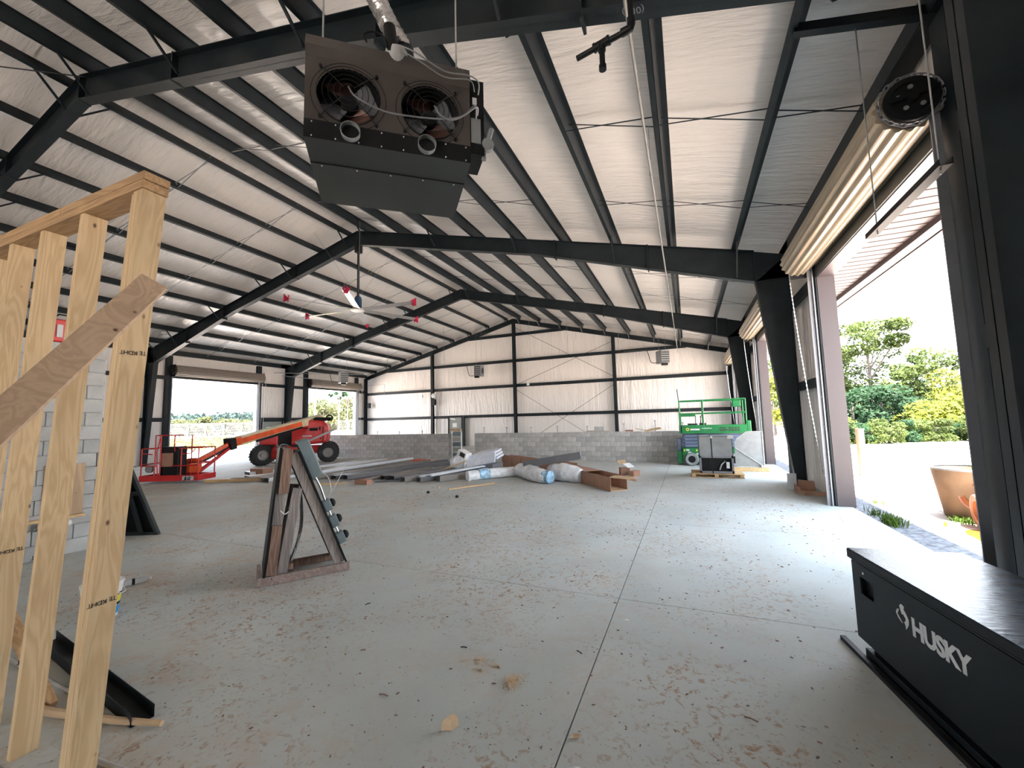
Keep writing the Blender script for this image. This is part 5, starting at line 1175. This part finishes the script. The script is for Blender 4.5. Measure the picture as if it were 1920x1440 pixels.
# ---- sheet metal unit on a pallet
pa = empty('pallet', (.65, 13.35, 0), 'timber pallet under the strapped sheet metal box', 'pallet')
for y in (12.95, 13.16, 13.37, 13.58, 13.78): MB().box((.0, y-.07, .09), (1.34, y+.07, .112)).build('deck_board', M['lumber'], pa)
for x in (.02, .60, 1.22): MB().box((x, 12.88, .02), (x+.1, 13.85, .09)).build('stringer', M['lumber'], pa)
for y in (12.95, 13.37, 13.78): MB().box((.0, y-.06, .0), (1.34, y+.06, .02)).build('bottom_board', M['lumber'], pa)
du = empty('duct_unit', (.67, 13.4, .112), 'open fronted sheet metal box unit strapped on the pallet', 'duct unit')
D0, D1, E0, E1, zb, zt_ = .24, 1.10, 13.0, 13.8, .114, 1.15
MB().box((D0, E0, .60), (D1, E0+.012, zt_)).box((D0, E1, zb), (D1, E1+.012, zt_)).box((D0, E0, zt_-.012), (D1, E1, zt_)).build('casing', M['galv_dull'], du)
MB().box((D0, E0, zb), (D0+.012, E1, zt_)).box((D1-.012, E0, zb), (D1, E1, zt_)).build('side_panel', M['galv_dull'], du)
MB().box((D0, E0-.002, zb), (D1, E0+.01, zb+.06)).box((D0, E0-.002, .54), (D1, E0+.012, .60)).box((D0, E0-.002, zb), (D0+.05, E0+.012, .6)).box((D1-.05, E0-.002, zb), (D1, E0+.012, .6)).build('opening_frame', M['guide'], du)
MB().box((D0+.03, E0+.25, zb+.01), (D1-.03, E0+.28, .58)).build('inner_baffle', M['black'], du)
MB().tube([(.75, E0+.1, .2), (.8, E0+.1, .35), (.9, E0+.12, .45)], .02, 6).box((.92, E0+.06, .25), (1.0, E0+.12, .42)).build('inner_fittings', M['galv'], du)
MB().box((.555, E0-.016, .0), (.58, E0-.012, zt_+.01)).box((.555, E0-.012, zt_+.003), (.58, E1+.02, zt_+.008)).build('strap', M['black'], du)
MB().box((D1-.12, E0-.02, zt_-.07), (D1+.03, E0+.1, zt_+.01)).box((.55, E0-.02, zt_-.06), (.60, E0+.04, zt_+.008)).build('corner_guard', M['white'], du)
dp = empty('metal_hopper', (1.75, 14.7, 0), 'tall pale sheet metal panel with clipped corner and folded edges, right of the strapped box', 'panel')
Y = 14.75
MB().prism([(1.30, .14), (2.08, .12), (2.08, 1.21), (1.66, 1.21), (1.36, .98), (1.30, .9)], (0, Y, 0), (1, 0, 0), (0, 0, 1), (0, .012, 0)).build('sheet', M['galv_dull'], dp)
MB().beam((2.08, Y-.01, .12), (2.08, Y-.01, 1.22), .02, .03).beam((1.66, Y-.01, 1.21), (2.08, Y-.01, 1.21), .03, .02).beam((1.36, Y-.01, .98), (1.66, Y-.01, 1.21), .03, .02).build('folded_edge', M['galv'], dp)
MB().beam((1.30, Y-.03, .72), (2.02, Y-.03, .18), .02, .03).build('diagonal_fold', M['galv'], dp)
MB().box((1.98, Y-.12, .12), (2.2, Y+.05, .17)).build('foot_flange', M['white'], dp)
MB().box((1.20, Y-.18, 0), (2.18, Y+.05, .11)).build('timber_base', M['lumber'], dp)
# flattened cardboard tray at the foot of the right hand column
t = empty('cardboard_tray', (2.3, 10.9, 0), 'open brown cardboard tray on the floor against the tapered column foot', 'box')
MB().box((2.10, 10.52, .003), (2.52, 11.1, .012)).build('base', M['card_in'], t)
MB().prism([(0, 0), (.18, 0), (.16, .09), (.02, .11)], (2.16, 10.50, .01), (.96, -.15, .0), (0, -.2, .9), (0, .006, 0)).prism([(.22, 0), (.40, 0), (.42, .09), (.25, .07)], (2.14, 10.48, .01), (.96, .05, .0), (0, -.2, .9), (0, .006, 0)).build('front_flap', M['card'], t)
MB().prism([(0, 0), (.35, 0), (.33, .22), (.03, .25)], (2.16, 11.10, .01), (1, 0, 0), (0, .1, .97), (0, .006, 0)).build('back_flap', M['card'], t)
MB().box((2.10, 10.52, .01), (2.106, 11.1, .16)).build('side_flap', M['card'], t)
tag(MB().box((2.02, 11.30, .0), (2.20, 11.318, .36)).build('cardboard_sheet', M['offwhite']), 'small pale cardboard sheet leaning at the inner side of the tapered column', 'board')

# ---- debris field in the middle distance
def plank(p, q, w, h, name, mat, label, cat, group=None, up=(0, 0, 1)):
    p, q = Vector(p), Vector(q); d = (q-p).normalized(); sd = d.cross(Zu).normalized()
    L = (q-p).length; o = p.copy()
    mb = MB().beam(p, q, w, h, up); ob = mb.build(name, mat, bevel=.002 if h > .02 else 0, loc=o); return tag(ob, label, cat, group)
def gutter(p, q, w, h, mat, label, group='dark folded trim pieces in the debris pile', flip=False, t=.006):
    p, q = Vector(p), Vector(q); d = (q-p).normalized(); sd = d.cross(Zu).normalized(); up = sd.cross(d)
    poly = [(-w/2, 0), (-w/2+t, 0), (-w/2+t, h-t), (w/2-t, h-t), (w/2-t, 0), (w/2, 0), (w/2, h), (-w/2, h)] if not flip else [(-w/2, 0), (w/2, 0), (w/2, h), (w/2-t, h), (w/2-t, t), (-w/2+t, t), (-w/2+t, h), (-w/2, h)]
    return tag(MB().prism(poly, p, sd, up, q-p).build('folded_trim', mat, loc=p), label, 'metal trim', group)
M['beige_panel'] = pm('taupe_trim_paint', (.36, .33, .29), .5, 0, .06, 3); M['mid_trim'] = pm('mid_trim_paint', (.20, .185, .17), .5, 0, .08, 3); M['dark_trim'] = pm('dark_trim_paint', (.10, .10, .105), .45, 0, .1, 3); M['white_metal'] = pm('white_trim_paint', (.62, .65, .68), .4, 0, .05)
gutter((-14.9, 10.2, .0), (-13.2, 15.6, .0), .55, .10, M['white_metal'], 'long white topped trim lying flat at the back of the debris field', None)
gutter((-12.2, 8.9, .0), (-11.9, 15.8, .04), .42, .14, M['beige_panel'], 'longest taupe panel trim in the debris pile with a white front edge', None)
tag(MB().beam((-11.93, 8.85, .10), (-11.65, 15.7, .14), .03, .09).build('edge_strip', M['white_metal'], loc=(-11.93, 8.85, .1)), 'white edge strip lying along the longest taupe panel', 'metal trim')
gutter((-13.6, 9.3, .01), (-12.9, 12.4, .01), .36, .09, M['beige_panel'], 'shorter taupe panel behind the power stand', None)
labs = ['dark folded trim nearest the taupe panels', 'dark folded trim angled beside the taupe panels', 'long dark trim with its end towards the block wall', 'short dark flat trim in the pile middle', 'dark box gutter piece in the pile middle', 'wide dark trim lying over its neighbours', 'dark trim right of the pile middle', 'dark trim nearest the plastic wrapped rolls', 'narrow dark trim low at the pile front', 'black trim channel against the wrapped rolls']
spec = [((-11.0, 9.6, .01), (-10.6, 15.3, .02), .22, .10), ((-10.4, 9.9, .01), (-9.6, 15.2, .03), .26, .12), ((-9.9, 9.9, .02), (-8.7, 14.3, .05), .24, .14), ((-9.2, 10.0, .01), (-8.6, 12.6, .10), .30, .05), ((-8.7, 10.2, .01), (-7.7, 13.4, .03), .24, .13),
        ((-8.3, 10.1, .06), (-7.4, 13.0, .09), .34, .10), ((-7.8, 10.0, .01), (-6.9, 12.9, .03), .24, .14), ((-7.3, 10.1, .01), (-6.3, 12.6, .02), .20, .12), ((-8.6, 9.75, .005), (-7.5, 10.6, .01), .14, .05), ((-6.8, 10.35, .01), (-6.25, 11.4, .01), .22, .16)]
for i, ((p, q, w_, h_), lab) in enumerate(zip(spec, labs)): gutter(p, q, w_, h_, M['dark_trim'] if i % 3 else M['mid_trim'], lab)
gutter((-7.35, 10.25, .13), (-6.55, 12.5, .20), .12, .04, M['galv'], 'bright silver trim lying on top of the dark trims', None, flip=True)
gutter((-7.05, 10.35, .15), (-6.35, 12.45, .22), .10, .04, M['white_metal'], 'pale trim beside the bright silver one on the dark trims', None, flip=True)
plank((-14.2, 8.35, .045), (-12.3, 9.35, .045), .09, .085, 'timber_length', M['lumber'], 'yellow timber length on the floor in front of the boom lift', 'timber')
plank((-13.3, 8.62, .13), (-12.0, 9.2, .13), .12, .02, 'thin_board', M['old_brown'], 'thin brown board lying on the yellow timber', 'board')
plank((-9.9, 8.9, .02), (-9.4, 9.4, .02), .09, .035, 'timber_offcut', M['lumber'], 'small yellow timber offcut beside the power stand boxes', 'timber')
plank((-5.7, 9.15, .02), (-5.0, 10.4, .02), .05, .03, 'timber_strip', M['lumber'], 'long pale timber strip pointing at the wrapped rolls', 'timber')
t = empty('brick', (-8.78, 9.45, 0), 'brownish carton block on the floor in front of the dark trims', 'block')
MB().box((-8.98, 9.33, .0), (-8.66, 9.56, .13)).build('carton', M['card'], t, bevel=.004); MB().box((-8.655, 9.33, .0), (-8.52, 9.56, .125)).build('pink_side', M['post_pink'], t, bevel=.003)
tag(MB().box((-14.9, 10.3, 0), (-14.2, 10.7, .20)).build('crate', M['card'], bevel=.01), 'low reddish crate behind the power stand', 'crate')
for i, (x, y) in enumerate(((-5.95, 8.62), (-4.95, 8.3), (-6.1, 9.3))):
    tag(MB().lathe([(0, 0), (.035, 0), (.04, .02), (.03, .05), (0, .055)], (x, y, 0), Zu, 9).build('small_clod', M['black'] if i < 2 else M['card_in']), ['small black clod left of the two on the open floor', 'small black clod nearest the viewpoint on the open floor', 'small tan lump just in front of the dark trims'][i], 'clod')
# wrapped rolls
def roll(pts, r, mat, label, seed=0, n=20, amp=.16, taper=None, name='wrapped_roll'):
    pts = [Vector(p) for p in pts]; out = []
    for i in range(len(pts)-1):
        for k in range(12): out.append(pts[i].lerp(pts[i+1], k/12))
    out.append(pts[-1]); vs = []; fs = []; N = len(out)
    for i, p in enumerate(out):
        d = (out[min(i+1, N-1)]-out[max(i-1, 0)]).normalized(); sd = d.cross(Zu).normalized(); u = sd.cross(d)
        e = min(1, .55+.45*math.sin(PI*min(1, max(0, (i+.5)/N)))**.35) if taper else 1
        for k in range(n):
            a = 2*PI*k/n; rr2 = r*e*(1+amp*noise.noise(Vector((math.cos(a)*1.5, math.sin(a)*1.5+seed, i*.25)))+amp*.4*noise.noise(Vector((math.cos(a)*5, math.sin(a)*5+seed, i*.5))))
            v = p+sd*math.cos(a)*rr2+u*math.sin(a)*rr2; v.z = max(v.z, .004); vs.append(v)
    for i in range(N-1):
        for k in range(n): fs.append((i*n+k, i*n+(k+1) % n, (i+1)*n+(k+1) % n, (i+1)*n+k))
    fs += [tuple(range(n))[::-1], tuple((N-1)*n+k for k in range(n))]
    return tag(MB().add(vs, fs).build(name, mat, smooth=True, loc=out[0]), label, 'wrapped roll')
roll([(-6.05, 10.75, .13), (-5.6, 11.3, .15), (-4.75, 12.3, .14)], .15, M['plastic'], 'milky plastic wrapped roll with a blue print, left one', 1)
roll([(-5.83, 11.02, .155), (-5.62, 11.28, .155)], .165, M['blueprint'], 'blue printed film band around the left wrapped roll', 2, name='film_band')
roll([(-4.95, 12.0, .20), (-4.55, 11.6, .22), (-4.1, 11.1, .20), (-3.6, 10.8, .16)], .22, M['plastic'], 'large crumpled milky plastic bundle, middle of the wrapped rolls', 5, taper=1)
roll([(-3.72, 10.86, .17), (-3.5, 10.78, .17)], .17, M['blueprint'], 'crumpled blue printed film at the end of the middle bundle', 7, name='film_band')
roll([(-3.75, 11.55, .24), (-3.3, 11.35, .24), (-2.75, 11.1, .20)], .25, M['plastic'], 'milky plastic bundle next to the long brown carton', 9, taper=1)
# long brown cartons
t = empty('long_carton', (-2.2, 10.9, 0), 'long open ended brown carton lying at the right of the debris field', 'carton')
c0, c1 = Vector((-3.45, 12.4, 0)), Vector((-1.62, 10.15, 0)); d = (c1-c0).normalized(); sd = Vector((-d.y, d.x, 0)); sd = -sd if sd.x < 0 else sd
W_, H_ = .50, .33
for a, b, nm in (((-.25, .0), (-.24, H_), 'side_wall'), ((.24, 0), (.25, H_), 'side_wall')):
    MB().obox(c0, d, sd, Zu, (0, a[0], 0.004), ((c1-c0).length, b[0], H_)).build(nm, M['card'], t)
MB().obox(c0, d, sd, Zu, (0, -.25, .002), ((c1-c0).length, .25, .012)).build('bottom', M['card_in'], t)
MB().obox(c0, d, sd, Zu, (.0, -.25, H_-.01), ((c1-c0).length*.55, .25, H_)).build('top', M['card'], t)
MB().prism([(0, 0), (.55, .0), (.62, .20), (.05, .16)], c1+sd*-.25+Zu*(H_-.01), d*.9+sd*.45, sd*.9-d*.3+Zu*.25, (0, 0, .006)).build('end_flap', M['card_in'], t)
MB().prism([(0, 0), (.10, .0), (.10, H_), (.0, H_)], c1+sd*-.255+Zu*.004, d, Zu, sd*.008).build('end_flap', M['card'], t)
MB().prism([(0, 0), (.42, .0), (.36, .05), (.0, .04)], c1+sd*-.2+Zu*.0, sd, d, (0, 0, .012)).build('end_flap', M['card_in'], t)
roll([c1+sd*-.02+d*.02+Zu*(H_+.01), c1+sd*.30+d*.32+Zu*(H_-.06)], .035, M['card'], 'rolled brown paper strip on the carton mouth', 12, name='paper_roll')
t = empty('long_carton', (-4.6, 13.2, 0), 'long flattened brown carton lying behind the plastic bundles', 'carton')
c0, c1 = Vector((-6.55, 14.3, 0)), Vector((-3.25, 12.75, 0)); d = (c1-c0).normalized(); sd = Vector((-d.y, d.x, 0))
MB().prism([(0, 0), (3.4, 0), (3.3, .26), (1.6, .30), (.9, .40), (.0, .46)], c0+Zu*.004, d, Zu, sd*.02).build('side_wall', M['card'], t)
MB().prism([(0, 0), (3.4, 0), (3.4, .4), (0, .4)], c0+Zu*.004, d, sd, (0, 0, .012)).build('bottom', M['card_in'], t)
MB().prism([(0, 0), (3.4, 0), (3.3, .30), (0, .42)], c0+sd*.4+Zu*.004, d, Zu, sd*.015).build('side_wall', M['card'], t)
for x in (.55, 1.0, 1.05): MB().prism([(x, .1), (x+.03, .1), (x+.05, .36), (x+.01, .36)], c0-sd*.006+Zu*.004, d, Zu, sd*.005).build('fold_mark', M['old_brown'], t)
plank((-4.55, 11.45, .42), (-2.85, 11.55, .70), .10, .20, 'dark_channel', M['dark_trim'], 'black metal length lying tilted across the plastic bundles', 'metal trim')
for i, (x, y, sx_, a) in enumerate(((-1.95, 12.9, .28, .5), (-1.55, 12.6, .34, 1.1))):
    t = empty('torn_carton', (x, y, 0), ['small torn brown carton standing behind the long carton', 'small torn carton with a white flap behind the long carton'][i], 'carton')
    MB().obox((x, y, 0), (math.cos(a), math.sin(a), 0), (-math.sin(a), math.cos(a), 0), Zu, (0, 0, 0), (sx_, .18, .22-.06*i)).build('body', M['card'], t)
    MB().obox((x, y, .2-.06*i), (math.cos(a), math.sin(a), 0), (-math.sin(a), math.cos(a), .6), Zu, (0, .18, 0), (sx_, .36, .006)).build('flap', M['white' if i else 'card_in'], t)
# pale foil wrapped boards and carton heap
t = empty('foil_panel_stack', (-6.4, 12.5, 0), 'stack of pale foil wrapped insulation boards heaped before the block wall gap', 'stack')
o = Vector((-6.95, 12.35, .17)); ax_ = Vector((.97, .12, .18)).normalized(); ay_ = Vector((-.2, .55, .75)).normalized(); ay_ = (ay_-ax_*ay_.dot(ax_)).normalized()
MB().obox(o, ax_, ay_, ax_.cross(ay_), (0, 0, 0), (1.02, .46, .05)).build('front_board', M['foil_white'], t, bevel=.01)
for k in range(3): MB().obox(Vector((-7.0, 12.7, .30+.10*k)), Vector((.98, .05, .12)), Vector((-.1, .98, .1)), Zu, (.05*k, 0, 0), (1.0-.04*k, .75, .085)).build('board', M['plastic' if k % 2 else 'foil_white'], t, bevel=.02)
MB().box((-7.0, 12.55, .0), (-6.1, 13.4, .28)).build('support_crate', M['guide'], t)
t = empty('small_carton', (-7.15, 12.5, .6), 'small printed carton perched on the left of the foil wrapped boards', 'carton')
MB().obox((-7.42, 12.45, .60), (.85, -.2, -.35), (.2, .95, 0), (.35, 0, .93), (0, 0, 0), (.42, .32, .20)).build('carton_body', M['white'], t, bevel=.01); MB().obox((-7.42, 12.445, .60), (.85, -.2, -.35), (.2, .95, 0), (.35, 0, .93), (.14, -.004, .03), (.38, 0, .17)).build('printed_patch', M['ink'], t)
roll([(-7.65, 12.5, .28), (-7.3, 12.6, .33), (-7.0, 12.6, .30)], .28, M['plastic'], 'crumpled clear plastic heap left of the foil wrapped boards', 21, taper=1, name='plastic_heap')
plank((-7.75, 11.9, .12), (-6.9, 12.3, .42), .08, .03, 'timber_strip', M['lumber'], 'pale timber strip leaning over the plastic heap', 'timber')
roll([(-8.3, 12.3, .06), (-7.9, 12.5, .07)], .09, M['plastic'], 'grey crumpled bag on the floor left of the plastic heap', 23, name='crumpled_bag')
# shelf of strapped bundles in the gap of the block wall
t = empty('storage_rack', (-10.05, 17.0, 0), 'small rack of greenish bundles standing in the block wall gap', 'rack')
for x in (-10.34, -9.84): MB().box((x, 16.9, 0), (x+.05, 16.95, 1.3)).build('upright', M['white'], t)
for k in range(5): MB().box((-10.28, 16.88, .12+.24*k), (-9.86, 17.05, .30+.24*k)).build('bundle', M[('grey_box', 'yellow', 'grey_box', 'beige_panel', 'grey_box')[k]] if k != 1 else M['door'], t, bevel=.02)
MB().box((-10.45, 16.9, 1.3), (-9.85, 17.05, 1.42)).build('top_roll', M['card_in'], t, bevel=.04)
rng = random.Random(9); mb = MB()
for _ in range(60):
    x, y = rng.gauss(-11.55, .38), rng.gauss(15.9, .12); mb.lathe([(0, 0), (.035, .0), (.045, .03), (.02, .06), (0, .065)], (x, y, 0), Zu, 6)
tag(mb.build('orange_clips', M['orange']), 'loose heap of small orange pieces at the foot of the block wall', 'clips')['kind'] = 'stuff'
# things lying on top of the block wall
tag(MB().box((-3.95, 17.1, 1.192), (-3.0, 17.26, 1.225)).box((-3.9, 17.1, 1.225), (-3.2, 17.2, 1.245)).build('board_offcuts', M['beige_panel'], loc=(-3.5, 17.2, 1.192)), 'thin boards lying on top of the right block wall', 'board')
o = MB().box((-3.6, 17.12, 1.246), (-3.2, 17.25, 1.40)).build('loose_block', M['cmu']); tag(o, 'loose concrete block resting on the boards on top of the wall', 'block')
t = empty('carton_pieces', (-1.6, 17.2, 1.19), 'torn tan carton pieces on top of the right block wall', 'carton')
MB().beam((-1.95, 17.15, 1.30), (-1.55, 17.15, 1.21), .15, .02).build('piece', M['card_in'], t); MB().beam((-1.6, 17.15, 1.22), (-1.15, 17.15, 1.36), .02, .03).build('piece', M['white'], t); MB().beam((-1.6, 17.2, 1.21), (-1.0, 17.2, 1.30), .12, .08).build('piece', M['lumber'], t)
tag(MB().box((-2.35, 17.14, 1.192), (-2.05, 17.26, 1.25)).build('stone_offcut', M['post_pink'], loc=(-2.2, 17.2, 1.192)), 'small pinkish offcut beside the torn carton on the wall', 'block')

# ---- small things on the near floor
t = empty('wood_offcut', (-1.30, 2.11, 0), 'curved pale timber offcut on the near floor, left of the saw cut', 'offcut')
MB().prism([(-.035, 0), (.035, 0), (.03, .045), (.0, .06), (-.03, .04)], (-1.33, 2.09, .0), (.9, .35, 0), (-.2, .3, .9), (.02, .035, .01)).build('offcut_body', M['pale_wood'], t, bevel=.003)
tag(MB().tube([(-.665, 2.29, .012), (-.635, 2.305, .012)], .011, 8).build('small_plug', M['card_in'], smooth=True), 'tiny wooden plug on the floor beside the saw cut', 'plug')
tag(MB().lathe([(0, 0), (.016, 0), (.016, .003), (0, .003)], (-.573, 3.72, 0), Zu, 14).build('washer', M['white']), 'tiny white washer near the crossing of the saw cuts', 'washer')
rng = random.Random(2); mb = MB()
for _ in range(420):
    r = abs(rng.gauss(0, 1))**.8*.05; a = rng.uniform(0, 2*PI); x, y = -1.15+r*math.cos(a)*.9, 2.615+r*math.sin(a)*1.3; h = max(0, .03-r*.35)*rng.random()
    p = Vector((x, y, .002+h)); u_ = Vector((rng.gauss(0, 1), rng.gauss(0, 1), rng.gauss(0, .5))).normalized()*.006; v_ = Vector((rng.gauss(0, 1), rng.gauss(0, 1), rng.gauss(0, .5))).normalized()*.005
    mb.add([p-u_, p+v_, p+u_, p-v_], [(0, 1, 2, 3)])
tag(mb.build('sawdust_pile', M['pale_wood']), 'small pile of pale sawdust on the near floor', 'sawdust')['kind'] = 'stuff'
mb = MB()
for cx, cy, sg, n in ((-1.47, 2.75, .05, 200), (-1.33, 2.73, .025, 90), (-1.42, 2.65, .04, 90), (-1.62, 2.72, .05, 60)):
    for _ in range(n):
        p = Vector((rng.gauss(cx, sg), rng.gauss(cy, sg*.6), .0015)); u_ = Vector((rng.gauss(0, 1), rng.gauss(0, 1), 0)).normalized()*.005; v_ = Vector((-u_.y, u_.x, 0))*.8; mb.add([p-u_, p+v_, p+u_, p-v_], [(0, 1, 2, 3)])
tag(mb.build('sawdust_scatter', M['pale_wood']), 'thin scattering of sawdust left of the sawdust pile', 'sawdust')['kind'] = 'stuff'
mb = MB()
for _ in range(1300):
    x = rng.uniform(-6.5, 2.2); y = rng.uniform(1.6, 9.5); k = rng.uniform(.002, .0065)*(1+.12*y); z = k*.5
    if x > .9 and y < 4.1: continue
    a = rng.uniform(0, PI); mb.obox((x, y, 0), (math.cos(a), math.sin(a), 0), (-math.sin(a), math.cos(a), 0), Zu, (-k, -k*.5, .0), (k*rng.uniform(.8, 1.8), k*.5, z))
tag(mb.build('floor_grit', M['old_brown']), 'small dark chips and grit scattered over the floor', 'grit')['kind'] = 'stuff'
for i, (x, y, l, a, mt) in enumerate(((-1.66, 2.86, .05, .2, 'black'), (.23, 2.78, .07, -.3, 'old_brown'), (-.83, 3.1, .05, 2.6, 'black'), (-2.36, 2.56, .04, .5, 'card'), (-1.86, 2.2, .06, .1, 'old_brown'), (-2.9, 3.2, .05, 1.2, 'black'))):
    e = Vector((math.cos(a), math.sin(a), 0)); tag(MB().tube([Vector((x, y, .005))-e*l/2, Vector((x, y, .009)), Vector((x, y, .005))+e*l/2], .004, 5).build('splinter', M[mt]), ['thin dark splinter left of the sawdust patches', 'brown splinter near the tool chest', 'short dark splinter beside the saw cut', 'small red brown chip on the left of the near floor', 'brown twig of debris at the lower left of the near floor', 'small dark splinter before the power stand'][i], 'splinter')
tag(MB().lathe([(.05, 0), (.052, .01), (.047, .02), (.045, .0)], (-.585, 2.05, 0), Zu, 24).build('round_rim', M['white'], smooth=True), 'white round lid rim at the bottom edge of the picture', 'lid')
